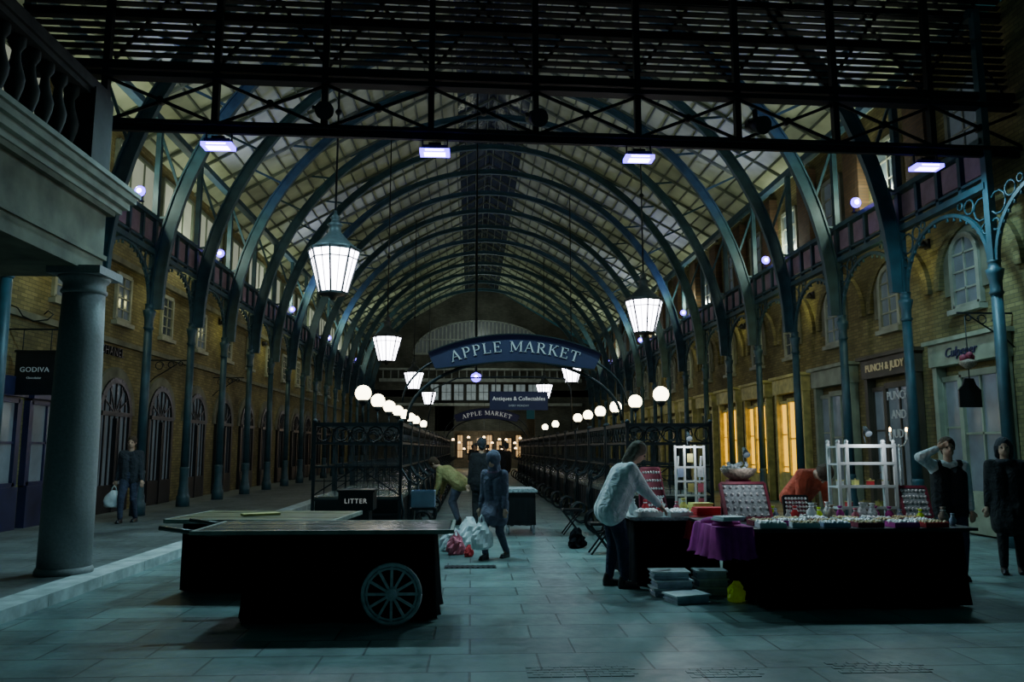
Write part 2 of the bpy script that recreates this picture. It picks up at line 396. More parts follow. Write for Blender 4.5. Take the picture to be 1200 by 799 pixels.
# ------------------------------------------------------------------ roof
ZE,ZR=9.3,14.6;RW=9.0+.3
def roofz(dx): return ZR-(ZR-ZE)*abs(dx)/RW
y0,y1=13.35,YEND
mb=MB();mb2=MB()
for s in(-1,1):
    a=1.3
    mb.prism([(XC+s*a,y0,roofz(a)),(XC+s*RW,y0,ZE),(XC+s*RW,y1,ZE),(XC+s*a,y1,roofz(a))],(0,0,.08),0)
    mb2.prism([(XC,y0,ZR),(XC+s*a,y0,roofz(a)),(XC+s*a,y1,roofz(a)),(XC,y1,ZR)],(0,0,.08),0)
S('ceiling',mb,'roof');S('ceiling.001',mb2,'skyl')
mb=MB()
for s in(-1,1):
    d=.16
    while d<RW:
        mb.box((XC+s*d,(y0+y1)/2,roofz(d)-.03),(.04,y1-y0,.06));d+=.42
for k in range(17):
    yy=YK[k]
    for q in (0,.5):
        yq=max(yy+q*SP,13.4)
        if yq<y1:
            for s in(-1,1): mb.beam((XC,yq,ZR-.06),(XC+s*RW,yq,ZE-.06),.05 if q else .08,.08)
trim(mb,['purlin'])
for s,X in((-1,XL),(1,XR)):
    mb=MB();yc=(YK[0]+YEND)/2;ln=YEND-YK[0]
    mb.box((X,yc,6.08),(.16,ln,.12));mb.box((X,yc,6.88),(.2,ln,.1));mb.box((X,yc,6.25),(.1,ln,.05))
    mb.box((X,yc,9.25),(.2,ln,.16))
    yy=YK[0]
    while yy<YEND:
        mb.box((X,yy,6.5),(.1,.09,.8));yy+=.7
    yy=YK[0]+.35
    while yy<YEND:
        mb.box((X-s*-.02,yy,6.56),(.03,.5,.46),1);yy+=.7
    trim(mb,['teal','pink'])
# ------------------------------------------------------------------ iron columns
def column(loc):
    c=thing('iron_column','slender teal cast-iron column with arched scroll brackets','column',loc,group='cast-iron arcade columns')
    obj('base',MB().lathe([(.17,0),(.17,.25),(.14,.3),(.14,.4),(.115,.5),(.115,.9),(.125,.95),(.11,1.0)],n=10),'teal',parent=c)
    obj('shaft',MB().lathe([(.105,1.0),(.09,4.15)],n=12),'teal',parent=c)
    obj('capital',MB().lathe([(.09,4.15),(.12,4.2),(.095,4.24),(.1,4.4),(.13,4.52),(.145,4.6),(.1,4.62),(.1,4.72),(.12,4.75)],n=12),'teal',parent=c)
    obj('upper_post',MB().box((0,0,6.95),(.12,.14,4.6)),'teal',parent=c)
    for s in(-1,1):
        mb=MB();pts=[]
        for i in range(11):
            a=pi/2*i/10;pts.append((0,s*(SP/2-(SP/2-.1)*math.cos(a)),4.75+1.15*math.sin(a)))
        for i in range(10): mb.beam(pts[i],pts[i+1],.07,.06,0,up=(1,0,0))
        for cy,cz,r in((.22,5.72,.2),(.55,5.86,.13),(.13,5.36,.1),(.8,5.95,.07)):
            q=[(0,s*(cy+r*math.cos(t*pi/5)),cz+r*math.sin(t*pi/5)) for t in range(11)]
            mb.tube(q,.02,4)
        for i in range(1,10):
            p=pts[i];mb.cyl((0,p[1],p[2]-.02),(0,p[1],p[2]-.11),.018,.03,5)
        obj('scroll_bracket',mb,'teal',parent=c)
    return c
c0=column((XL,YK[0],.12))
for k in range(1,17): clone(c0,(XL,YK[k],.12))
for k in range(0,17): clone(c0,(XR,YK[k],0))
# ------------------------------------------------------------------ roof ribs
mb=MB();N=40
EH=8.5
def ell(a,o): return ((HW-o)*math.cos(a),4.75+(EH-o)*math.sin(a))
def dep(a): return .14+.13*abs(math.cos(a))**2
for i in range(N):
    a0=pi*i/N;a1=pi*(i+1)/N
    A0=ell(a0,-.02);A1=ell(a1,-.02);B0=ell(a0,dep(a0));B1=ell(a1,dep(a1))
    mb.prism([(A0[0],-.03,A0[1]),(A1[0],-.03,A1[1]),(B1[0],-.03,B1[1]),(B0[0],-.03,B0[1])],(0,.06,0))
    for P0,P1 in((A0,A1),(B0,B1)):
        v=Vector((P1[0]-P0[0],0,P1[1]-P0[1])).normalized();nn=Vector((-v.z,0,v.x))*.02
        a=Vector((P0[0],-.07,P0[1]));b=Vector((P1[0],-.07,P1[1]))
        mb.prism([a-nn,a+nn,b+nn,b-nn],(0,.14,0))
for s in(-1,1):
    for dx,a in((7.6,.62),(6.3,.80),(5.0,1.02)):
        e=ell(a,0);mb.beam((s*e[0],0,e[1]),(s*dx,0,roofz(dx)-.1),.05,.06)
    e=ell(.35,0);mb.beam((s*HW,0,9.0),(s*e[0],0,e[1]),.05,.06)
    mb.beam((s*HW,0,6.9),(s*(ell(.26,0)[0]),0,ell(.26,0)[1]),.04,.05)
ribm=mb.mesh('roof_rib',['tealrib'])
for k in range(1,17):
    o=bpy.data.objects.new('roof_rib',ribm);C.objects.link(o);o.location=(XC,YK[k],0)
    o['label']='curved teal iron roof rib spanning the market hall';o['category']='roof rib';o['group']='arched iron roof ribs'
# ------------------------------------------------------------------ gable truss + louvres
tilt=math.atan((12.75-12.3)/15)
T=thing('roof_truss','dark iron lattice truss spanning the hall entrance','truss',(-.69,12.45,0),(0,0,tilt))
x0,x1=-6.6,10.15
mb=MB();mb.box(((x0+x1)/2,0,6.72),(x1-x0,.22,.06));mb.box(((x0+x1)/2,0,6.65),(x1-x0,.08,.14));obj('bottom_chord',mb,'trussm',parent=T)
mb=MB();mb.box(((x0+x1)/2,0,7.5),(x1-x0,.22,.08));mb.box(((x0+x1)/2,0,7.68),(x1-x0,.1,.14));obj('top_chord',mb,'trussm',parent=T)
ms=MB().box((0,0,8.4),(.10,.12,3.5)).mesh('vertical_strut',['trussm'])
md=MB();md.beam((0,.03,6.74),(1.72,.03,7.46),.03,.05);md.beam((0,-.03,7.46),(1.72,-.03,6.74),.03,.05);md.cyl((.86,-.06,7.1),(.86,.06,7.1),.06,n=10)
md=md.mesh('cross_brace',['trussm'])
for i in range(-3,6):
    for nm,me,dx in(('vertical_strut',ms,0),('cross_brace',md,0)):
        o=bpy.data.objects.new(nm,me);C.objects.link(o);o.parent=T;o.location=(i*1.72+dx,0,0)
Lv=thing('louvre_screen','dark slatted louvre screen above the entrance truss','screen',(-.69,12.6,0),(0,0,tilt))
mb=MB();z=7.95
while z<10.2:
    mb.box(((x0+x1)/2,.02,z),(x1-x0,.105,.024),0,rot=(-.18,0,0));z+=.125
mb.box(((x0+x1)/2,.05,8.62),(x1-x0,.1,.1));mb.box(((x0+x1)/2,.05,9.3),(x1-x0,.1,.1))
obj('slats',mb,'trussm',parent=Lv)
mb=MB()
for i in range(-3,6):
    mb.beam((i*1.72,.1,7.9),(min(i*1.72+1.72,x1),.1,10.2),.04,.05);mb.beam((min(i*1.72+1.72,x1),.12,7.9),(i*1.72,.12,10.2),.04,.05)
obj('back_bracing',mb,'trussm',parent=Lv)
def ldata(kind,name,energy,col,**k):
    l=bpy.data.lights.new(name,kind);l.energy=energy;l.color=col
    for a,b in k.items():setattr(l,a,b)
    return l
def light(kind,name,loc,energy,col,rot=(0,0,0),**k):
    o=bpy.data.objects.new(name,ldata(kind,name,energy,col,**k));C.objects.link(o);o.location=loc;o.rotation_euler=rot;return o
for X,E in((-4.05,130),(-.62,165),(2.75,165),(7.75,90)):
    Y=12.45+(X+.69)*math.tan(tilt)
    t=thing('flood_lamp','flat floodlight with violet-white lens under the truss','lamp',(X,Y,6.36),None,'truss floodlights')
    obj('housing',MB().box((0,0,.06),(.40,.24,.08)).box((0,0,.13),(.2,.14,.06)),'darkiron',parent=t)
    obj('lens',MB().box((0,-.02,0),(.48,.26,.06)),'violet',parent=t)
    obj('lamp_core',MB().box((0,-.03,-.03),(.34,.16,.012)).box((0,-.152,0),(.30,.008,.02)),'violetw',parent=t)
    obj('yoke',MB().beam((-.2,0,.05),(-.2,0,.25),.02,.04).beam((.2,0,.05),(.2,0,.25),.02,.04).beam((-.2,0,.25),(.2,0,.25),.04,.02),'darkiron',parent=t)
    light('AREA','lamp_light',(X,Y,6.31),E,(.46,.88,.96),shape='RECTANGLE',size=.34,size_y=.22)
for X in(-2.4,1.0,4.7):
    Y=12.45+(X+.69)*math.tan(tilt)-.2
    t=thing('stage_spotlight','black unlit stage spotlight clamped to the truss','spotlight',(X,Y,6.95),(0,0,.3))
    obj('can',MB().cyl((0,-.22,-.1),(0,.15,.05),.15,.11,14),'black',parent=t)
    obj('clamp',MB().box((0,0,.16),(.06,.06,.2)).box((0,0,.02),(.34,.04,.05)),'black',parent=t)
for s,X in((1,XL),(-1,XR)):
    for i,Y in enumerate((16.95,22.5,31.7,40.0,50.0)):
        t=thing('wall_flood_lamp','small floodlight with glowing violet lens fixed above the frieze','lamp',(X+s*.2,Y,7.1),None,'violet floodlights')
        obj('housing',MB().cyl((0,.02,0),(-s*.06,.22,.06),.11,.08,14),'darkiron',parent=t)
        obj('lens',MB().sph((0,-.01,0),.12,14,0,(1,.45,1)),'violet',parent=t)
        obj('lamp_core',MB().sph((0,-.06,0),.055,10,0,(1,.5,1)),'violetw',parent=t)
        obj('yoke',MB().beam((0,.1,-.2),(0,.1,.0),.03,.02).box((0,.1,-.19),(.1,.08,.02)),'darkiron',parent=t)
        light('SPOT','roof_light',(X+s*.5,Y,7.3),95 if i<3 else 170,(.86,.96,.76),rot=(0,-s*2.5,0),spot_size=2.7,spot_blend=.8,shadow_soft_size=.15)
        light('POINT','side_glow',(X-s*.25,Y+.3,7.6),70,(.90,.98,.72),shadow_soft_size=.1)
        if i<4: light('SPOT','violet_light',(X+s*.4,Y-.1,7.2),260,(.16,.14,1),rot=(0,-s*2.6,0),spot_size=1.7,spot_blend=.9,shadow_soft_size=.1)
for s,X in((1,WL),(-1,WR)):
    for k in(1,3,5,7,9):
        t=thing('fill_lamp','small added fill lamp, an invented fixture high on the arcade wall','lamp',(X+s*.1,YK[k]+.1,5.75),group='added arcade fill lamps')  # invented fixture, added to go with the arcade fill light
        obj('shade',MB().lathe([(.1,-.02),(.11,0),(.05,.1),(.02,.14)],(s*.04,0,0),n=12),'black',parent=t);obj('backplate',MB().box((-s*.05,0,.05),(.05,.16,.2)),'black',parent=t)
        light('POINT','arcade_fill',(X+s*.8,YK[k]+.1,5.45),12 if s>0 else 32,(.95,.92,.36),shadow_soft_size=.15)  # added fill light to warm the arcade brick
light('POINT','gable_fill',(XC,YEND-4.5,10.6),110,(.8,.95,.88),shadow_soft_size=.4)  # added fill light without a lamp, makes the far gable bars visible
# ------------------------------------------------------------------ lanterns
def lantern(loc):
    t=thing('hanging_lantern','large glowing tapered glass lantern hung from the roof','lantern',loc,group='big hanging lanterns')
    n=8;r1,r0=.46,.25;z0,z1=-.38,.40
    obj('glass_pane',MB().lathe([(r0,z0),(r1,z1)],n=n,smooth=False),'glow',parent=t)
    mb=MB()
    for i in range(n):
        a=2*pi*i/n;b=2*pi*(i+1)/n;c=math.cos(a);s=math.sin(a);c2=math.cos(b);s2=math.sin(b)
        mb.beam((r0*c,r0*s,z0),(r1*c,r1*s,z1),.035,.035)
        cm,sm_=(c+c2)/2,(s+s2)/2;mb.beam((r0*cm,r0*sm_,z0),(r1*cm,r1*sm_,z1),.012,.03)
        mb.beam((r1*c,r1*s,z1),(r1*c2,r1*s2,z1),.05,.05);mb.beam((r0*c,r0*s,z0),(r0*c2,r0*s2,z0),.04,.04)
        rm=r0+(r1-r0)*.8;zm=z0+(z1-z0)*.8;mb.beam((rm*c,rm*s,zm),(rm*c2,rm*s2,zm),.03,.02)
    obj('frame',mb,'darkiron',parent=t)
    obj('hood',MB().lathe([(.48,.41),(.36,.50),(.23,.62),(.12,.74),(.105,.86),(.15,.89),(.08,.94),(.07,1.0),(.1,1.02),(.03,1.1),(.025,1.16)],n=16),'hoodm',parent=t)
    obj('finial',MB().lathe([(.04,-.5),(.07,-.44),(.2,-.40),(.26,-.38)],n=12),'darkiron',parent=t)
    obj('hanging_rod',MB().cyl((0,0,1.15),(0,0,7.85),.02,n=6).lathe([(.04,3.0),(.07,3.05),(.04,3.1)],n=8),'darkiron',parent=t)
    return t
l0=lantern((-2.5,14.2,4.74))
for p in((-2.72,25.5),(-2.72,37.6),(-2.72,51),(4.17,18.8),(4.25,33.5),(4.1,44.5)): clone(l0,(p[0],p[1],4.74))
# ------------------------------------------------------------------ market stalls
def stall(loc,mir):
    t=thing('market_stall','dark wrought-iron market stall frame with scrolls and table','market stall',loc,group='iron market stalls')
    t.scale=(mir,1,1)
    W,Ln=1.38,1.9
    mp=MB().box((0,0,1.0),(.05,.05,2.0)).lathe([(.05,0),(.06,.1),(.03,.14)],n=8).sph((0,0,2.03),.045,8).mesh('post',['darkiron'])
    for x in(-W/2,W/2):
        for y in(0,Ln):
            o=bpy.data.objects.new('post',mp);C.objects.link(o);o.parent=t;o.location=(x,y,0)
    mb=MB()
    for z,w in((1.98,.06),(1.68,.035),(1.3,.03)):
        for x in(-W/2,W/2): mb.box((x,Ln/2,z),(w,Ln,w))
        for y in(0,Ln): mb.box((0,y,z),(W,w,w))
    for i in range(1,4): mb.box((0,Ln*i/4,1.98),(W,.03,.03))
    obj('top_frame',mb,'darkiron',parent=t)
    mb=MB()
    def ring(c,r,pl):
        q=[]
        for k in range(9):
            a=2*pi*k/8
            q.append((c[0]+r*math.cos(a),c[1],c[2]+r*math.sin(a)) if pl=='x' else (c[0],c[1]+r*math.cos(a),c[2]+r*math.sin(a)))
        mb.tube(q,.012,4)
    for i in range(5): ring((-W/2+.14+i*.275,0,1.83),.12,'x')
    for i in range(7): ring((W/2,.14+i*.27,1.83),.12,'y')
    for i in range(1,6): mb.box((-W/2+W*i/6,0,1.5),(.018,.018,.4))
    for i in range(1,8): mb.box((-W/2+W*i/8,0,1.08),(.014,.014,.46))
    mb.box((0,0,1.08),(W,.014,.014))
    mb.beam((-W/2,0,.85),(0,0,1.3),.02,.02);mb.beam((W/2,0,.85),(0,0,1.3),.02,.02)
    obj('scrollwork',mb,'darkiron',parent=t)
    mb=MB().box((0,Ln/2,.8),(W,Ln,.06)).box((0,Ln/2,.35),(W-.1,Ln-.1,.04));obj('table_top',mb,'darkwood',parent=t)
    mb=MB().box((0,.03,.55),(W-.06,.02,.5))
    for i in range(6): mb.box((W/2-.03,.2+i*.3,.55),(.02,.22,.46))
    for z in(.32,.55,.78): mb.box((0,.0,z),(W,.03,.03))
    obj('panel',mb,'black',parent=t)
    for y in(.0,Ln):
        mb=MB();q=[]
        for i in range(18):
            a=-pi/2+i*.33;r=.26-.012*i
            q.append((W/2+.22+r*math.cos(a)*.9,y,.3+r*math.sin(a)))
        q=[(W/2,y,.9),(W/2+.06,y,.6),(W/2+.02,y,.25),(W/2+.1,y,.06)]+q
        mb.tube(q,.025,6)
        q2=[(W/2,y,1.3),(W/2+.12,y,1.1),(W/2+.26,y,1.02),(W/2+.34,y,1.1),(W/2+.28,y,1.18),(W/2+.22,y,1.12)]
        mb.tube(q2,.018,5)
        obj('scroll_foot',mb,'darkiron',parent=t)
    return t
s0=stall((-1.82,13.0,0),1)
ys=[13.0+2.15*i for i in range(14)]
for i,yy in enumerate(ys):
    if i: clone(s0,(-1.82,yy,0))
    q=clone(s0,(3.25,yy,0));q.scale=(-1,1,1)
def globe(loc):
    t=thing('globe_lamp','glowing round glass globe lamp on a thin stall post','lamp',loc,group='stall globe lamps')
    obj('globe',MB().sph((0,0,.52),.135,20),'globe',parent=t)
    obj('collar',MB().lathe([(.03,.32),(.07,.36),(.08,.41),(.05,.42)],n=10),'darkiron',parent=t)
    obj('pole',MB().cyl((0,0,.0),(0,0,.34),.018,n=8).lathe([(.05,0),(.03,.03)],n=8),'darkiron',parent=t)
    return t
g0=globe((-1.82,13.0+.475,1.997))
for i in(1,2,3,4,5,6,8): clone(g0,(-1.82,13.475+2.15*i,1.997))
for i in(0,1,2,3,4,5,8,10): clone(g0,(3.25,13.475+2.15*i,1.997))
def archsign(loc,label,lm='letter'):
    t=thing('arched_sign',label,'sign',loc)
    R=3.6;hw=1.52;h=.48;n=24;mb=MB();am=math.asin(hw/R)
    pts=[];low=[]
    for i in range(n+1):
        a=-am+2*am*i/n;f=abs(a/am);hh=h*(1-.35*f**3)
        pts.append((R*math.sin(a),0,R*math.cos(a)-R));low.append(((R-hh)*math.sin(a),0,(R-hh)*math.cos(a)-R))
    for i in range(n): mb.prism([pts[i],pts[i+1],low[i+1],low[i]],(0,.05,0))
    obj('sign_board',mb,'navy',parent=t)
    mb=MB()
    for i in range(n):
        mb.beam(pts[i],pts[i+1],.08,.02);mb.beam(low[i],low[i+1],.08,.02)
    q=[]
    for i in range(25):
        a=pi*i/24;q.append((1.86*math.cos(a),.03,-1.5+1.05*math.sin(a)))
    mb.tube(q,.03,6);q=[(1.95*math.cos(pi*i/24),.03,-1.2+1.05*math.sin(pi*i/24)) for i in range(25)]
    mb.tube(q,.02,5)
    obj('iron_arch',mb,'darkiron',parent=t)
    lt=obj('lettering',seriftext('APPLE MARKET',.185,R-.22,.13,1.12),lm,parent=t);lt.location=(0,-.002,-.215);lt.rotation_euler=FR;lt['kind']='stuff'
    return t
archsign((.76,13.75,3.58),'navy arched sign with pale market lettering over the aisle')
archsign((.72,36.5,3.42),'navy arched sign further down the stall aisle','letterb')
t=thing('hanging_sign','navy rectangular antiques sign hung over the aisle','sign',(1.22,20.4,2.80))
obj('sign_board',MB().box((0,0,0),(1.5,.04,.46)).box((0,0,.23),(1.54,.06,.03)),'navy',parent=t)
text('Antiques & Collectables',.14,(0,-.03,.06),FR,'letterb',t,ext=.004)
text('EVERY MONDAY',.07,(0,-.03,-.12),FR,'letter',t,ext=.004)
obj('hanging_rod',MB().cyl((-.6,0,.2),(-.6,0,.62),.012,n=6),'darkiron',parent=t)
obj('hanging_rod',MB().cyl((.6,0,.2),(.6,0,.62),.012,n=6),'darkiron',parent=t)
obj('carrying_bar',MB().tube([(-2.35,0,-.72),(-2.2,0,.3),(-1.6,0,.58),(-.5,0,.62),(.5,0,.62),(1.2,0,.58),(1.35,0,.3),(1.36,0,-.72)],.02,6),'darkiron',parent=t)
t=thing('aisle_flood_lamp','round violet floodlight hanging above the aisle','lamp',(.15,26.5,3.95))
obj('lens',MB().sph((0,-.05,0),.17,14),'violet',parent=t);obj('lamp_core',MB().sph((0,-.2,0),.06,10),'violetw',parent=t);obj('housing',MB().lathe([(.16,0),(.17,.12),(.05,.2),(.02,10.2)],n=12),'darkiron',parent=t)
# ------------------------------------------------------------------ portico
P=MB();P.box((-7.15,6.4,4.22),(4.7,7.9,.84));P.box((-7.14,6.42,4.05),(4.74,7.94,.06));P.box((-7.12,6.45,4.68),(4.78,8.0,.1))
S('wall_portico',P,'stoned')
mb=MB()
for w,z,h in((.05,4.74,.08),(.12,4.83,.1),(.18,4.93,.1),(.22,5.0,.06)): mb.box((-7.1+w/2,6.5+w/2,z),(4.68+w,8.1+w,h))
trim(mb,['stone'])
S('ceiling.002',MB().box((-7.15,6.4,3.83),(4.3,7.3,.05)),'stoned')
t=thing('stone_column','smooth grey stone column with moulded capital','column',(-4.86,10.05,.12))
obj('base',MB().lathe([(.32,0),(.32,.04),(.30,.08)],n=28),'col',parent=t)
obj('shaft',MB().lathe([(.295,.08),(.29,.9),(.28,1.8),(.255,2.8),(.24,3.4)],n=32),'col',parent=t)
obj('capital',MB().lathe([(.24,3.38),(.265,3.4),(.265,3.43),(.245,3.45),(.245,3.52),(.28,3.56),(.31,3.6)],n=28).box((0,0,3.65),(.64,.64,.1)),'col',parent=t)
t=thing('balustrade','dark stone balustrade along the portico roof','balustrade',(-5.0,0,5.03))
obj('plinth',MB().box((0,6.4,.09),(.36,7.8,.18)),'bal',parent=t)
obj('rail',MB().box((0,6.4,1.18),(.36,7.8,.14)).box((0,6.4,1.08),(.28,7.7,.08)),'bal',parent=t)
obj('pier',MB().box((0,10.1,.64),(.4,.5,1.0)),'bal',parent=t)
bm=MB().lathe([(.09,0),(.09,.06),(.05,.1),(.1,.28),(.11,.38),(.055,.58),(.045,.68),(.09,.76),(.09,.85)],n=10).mesh('baluster',['bal'])
for i in range(20):
    o=bpy.data.objects.new('baluster',bm);C.objects.link(o);o.parent=t;o.location=(0,9.65-.3*i,.19)
# ------------------------------------------------------------------ wall signs
t=thing('shop_sign','dark square hanging shop sign with pale lettering','sign',(-7.98,14.9,2.97))
obj('sign_board',MB().box((0,0,0),(.70,.04,.74)).box((0,0,.39),(.76,.06,.04)).box((0,0,-.39),(.76,.06,.04)),'black',parent=t)
text('GODIVA',.13,(0,-.03,.05),FR,'letter',t,ext=.003,spacing=1.08);text('Chocolatier',.055,(0,-.03,-.10),FR,'letter',t,ext=.003)
mb=MB().beam((-.52,0,.8),(.4,0,.8),.03,.03).cyl((-.25,0,.4),(-.25,0,.8),.01,n=6).cyl((.25,0,.4),(.25,0,.8),.01,n=6)
mb.tube([(-.52,0,1.25),(-.4,0,1.2),(-.3,0,1.05),(-.1,0,.95),(.15,0,.98),(.25,0,1.08),(.15,0,1.15),(.08,0,1.08)],.014,5)
obj('scroll_bracket',mb,'darkiron',parent=t)
o=text('CHANEL',.30,(WL+.03,19.02,3.86),FL,'black',None,'wall_lettering',.03,0,spacing=1.1)
o['label']='black capital letters fixed to the brick wall';o['category']='lettering'
def scrollarm(loc,s,label):
    t=thing('scroll_arm',label,'bracket',loc,group='projecting scroll brackets')
    mb=MB().beam((0,0,0),(s*1.0,0,0),.03,.03);mb.tube([(0,0,-.6),(s*.15,0,-.45),(s*.4,0,-.3),(s*.7,0,-.1),(s*.8,0,-.02)],.015,5)
    obj('arm',mb,'darkiron',parent=t)
    mb=MB()
    for cx,r in((.25,.12),(.55,.09),(.8,.06)):
        mb.tube([(s*(cx+r*(1-k*.03)*math.cos(k*.7)),0,-.17+.1*cx+r*(1-k*.03)*math.sin(k*.7)) for k in range(11)],.012,4)
    obj('scroll',mb,'darkiron',parent=t)
for Y in(21.3,26.5): scrollarm((WL+.02,Y,3.9),1,'black wrought-iron scroll bracket on the brick wall')
scrollarm((WR-.02,13.3,3.95),-1,'black wrought-iron scroll bracket above the pale shopfront')
t=thing('hanging_plaque','dark blue shaped plaque under a flower basket','sign',(8.62,13.3,2.60))
obj('sign_board',MB().prism([(-.2,0,-.3),(.2,0,-.3),(.2,0,.0),(.12,0,.08),(.08,0,.2),(-.08,0,.2),(-.12,0,.08),(-.2,0,.0)],(0,.04,0)),'black',parent=t)
obj('flower_basket',MB().lathe([(.03,.36),(.13,.44),(.15,.5),(.05,.54)],n=12).sph((-.08,0,.55),.07,8,1).sph((.07,.03,.57),.07,8,1).sph((0,-.05,.60),.06,8,1),['wicker','redbox'],parent=t)
obj('chain',MB().cyl((0,0,.19),(0,0,1.3),.01,n=5),'darkiron',parent=t)
def walltext(body,size,y,z,x,mt,label,rot=FRt,ext=.01,shear=0):
    o=text(body,size,(x,y,z),rot,mt,None,'wall_lettering',ext,0,shear=shear);o['label']=label;o['category']='lettering';return o
walltext('PUNCH & JUDY',.24,YK[1]+1.7,3.42,WR-.29,'gold','gold capitals on the dark pub fascia')
walltext('Culpeper',.26,YK[0]+1.7,3.42,WR-.29,'navy','dark italic lettering on the pale shop fascia',shear=.3)
for i,w in enumerate(('PUNCH','AND','JUDY')):
    walltext(w,.27,YK[1]+1.45,2.75-i*.42,WR-.14,'letter','pale lettering painted on the dark shop window')
# ------------------------------------------------------------------ barrows
def wheel(par,loc,r=.27,n=12):
    w=bpy.data.objects.new('wheel',MB().tube([(r*.96*math.cos(2*pi*i/28),0,r*.96*math.sin(2*pi*i/28)) for i in range(29)],.019,6).mesh('wheel',['steelrim']))
    C.objects.link(w);w.parent=par;w.location=loc
    obj('rim',MB().tube([(r*.84*math.cos(2*pi*i/28),0,r*.84*math.sin(2*pi*i/28)) for i in range(29)],.012,6),'steelrim',parent=w)
    obj('hub',MB().cyl((0,-.06,0),(0,.05,0),.05,.06,14).cyl((0,-.09,0),(0,-.06,0),.028,n=10),'steelrim',parent=w)
    sm=MB().beam((.05,0,0),(r*.9,0,0),.024,.022,0,up=(0,1,0)).mesh('spoke',[M['steelrim']])
    for i in range(n):
        o=bpy.data.objects.new('spoke',sm);C.objects.link(o);o.parent=w;o.rotation_euler=(0,2*pi*i/n,0)
    return w
def drape(mb,x0,x1,y0,y1,z0,z1,mi=0,fl=.03,seed=1):
    rnd=random.Random(seed)
    per=[];n=16
    for i in range(n):per.append((x0+(x1-x0)*i/n,y0,0,-1))
    for i in range(n):per.append((x1,y0+(y1-y0)*i/n,1,0))
    for i in range(n):per.append((x1-(x1-x0)*i/n,y1,0,1))
    for i in range(n):per.append((x0,y1-(y1-y0)*i/n,-1,0))
    rows=[]
    for j,z in enumerate((z1,z1-.12*(z1-z0),(z0+z1)/2,z0+.15*(z1-z0),z0)):
        f=j/4;rr=[]
        for i,p in enumerate(per):
            a=fl*f*(1+math.sin(i*1.9+seed)*.9+.5*math.sin(i*.7))
            rr.append((p[0]+p[2]*a,p[1]+p[3]*a,z+(rnd.uniform(0,.02) if j==4 else 0)))
        rows.append(rr)
    L=len(per);vs=[v for r_ in rows for v in r_];fs=[]
    for j in range(4):
        for i in range(L):fs.append((j*L+i,j*L+(i+1)%L,(j+1)*L+(i+1)%L,(j+1)*L+i))
    mb.add(vs,fs,mi,True);return mb
def planks(mb,x0,x1,y0,y1,z,t,n,mi=0):
    w=(y1-y0)/n
    for i in range(n): mb.box(((x0+x1)/2,y0+w*(i+.5),z+(i%2)*.002),(x1-x0,w*.97,t),mi)
    return mb
B=thing('market_barrow','black-draped market barrow with plank top and spoked wheel','barrow',(-1.25,8.05,0))
obj('drape',drape(MB(),-.85,.9,-.36,.45,.02,.80,0,.035,3),'blackcloth',parent=B)
obj('plank_top',planks(MB(),-1.25,1.05,-.5,.48,.83,.04,5),'darkwood',parent=B)
obj('edge_rail',MB().box((-.1,-.52,.835),(2.4,.03,.035)).box((-.1,.5,.835),(2.4,.03,.035)).box((-1.28,0,.835),(.03,1.0,.035)).box((1.08,0,.835),(.03,1.0,.035)),'edge',parent=B)
for y in(-.4,.4):
    obj('handle',MB().tube([(-1.0,y,.8),(-1.4,y,.84),(-1.62,y,.87)],.022,8),'darkwood',parent=B)
wheel(B,(.54,-.58,.291))
wheel(B,(.54,.58,.291))
obj('axle',MB().cyl((.54,-.57,.291),(.54,.57,.291),.025,n=8),'darkiron',parent=B)
B=thing('market_barrow','black-draped barrow with worn dark wooden top','barrow',(-2.35,9.7,0),(0,0,-.10))
obj('drape',drape(MB(),-.85,.8,-.45,.5,.02,.76,0,.045,5),'blackcloth',parent=B)
obj('plank_top',planks(MB(),-.95,.9,-.65,.6,.80,.04,4),'wood',parent=B)
obj('edge_rail',MB().box((0,-.67,.80),(1.9,.03,.045)).box((-.97,0,.80),(.03,1.3,.045)).box((.92,0,.8),(.03,1.3,.045)),'edge',parent=B)
wheel(B,(.3,.6,.291));wheel(B,(-.3,.6,.291))
t=thing('wooden_offcut','small pale yellowish plank lying on the barrow top','plank',(-2.45,9.6,.825),(0,0,.5))
obj('board',MB().box((0,0,.012),(.42,.16,.024)).box((.05,.1,.012),(.3,.05,.02)),'woodlt',parent=t)
t=thing('litter_bin','black metal litter bin with white lettering','litter bin',(-1.66,12.0,0))
obj('body',MB().lathe([(.25,0),(.27,.04),(.27,.68),(.3,.72)],n=4,smooth=False,phase=pi/4).box((0,0,.1),(.5,.5,.1)),'black',parent=t)
obj('hood',MB().box((0,0,.84),(.5,.46,.26)).prism([(-.27,-.25,.97),(.27,-.25,.97),(.27,.25,.97),(-.27,.25,.97)],(0,0,.03)),'black',parent=t)
obj('opening',MB().box((0,-.2,.71),(.36,.04,.06)),'darkiron',parent=t)
text('LITTER',.095,(0,-.235,.84),FR,'letterb',t,ext=.004,bold=0,spacing=1.15)
t=thing('covered_barrow','small dark covered barrow with pale lid','barrow',(.95,15.4,0))
obj('body',drape(MB(),-.26,.26,-.3,.5,.16,.78,0,.01,2),'black',parent=t)
obj('lid',MB().box((0,.1,.8),(.6,.9,.04)).box((0,.1,.83),(.5,.8,.03)),'felt',parent=t)
for x in(-.24,.24):
    for y in(-.2,.4): 
        obj('caster',MB().cyl((x-.02,y,.08),(x+.02,y,.08),.08,n=14).box((x,y,.15),(.03,.05,.08)),'steelrim',parent=t)
t=thing('drain_cover','ribbed dark iron drain cover set in the paving','drain cover',(0,11.1,0.001))
mb=MB().box((0,0,.003),(.7,.26,.006))
for i in range(10): mb.box((-.35+.07*(i+.5),0,.009),(.03,.22,.008))
obj('grate',mb,'darkiron',parent=t)
mb=MB();r_=random.Random(5)
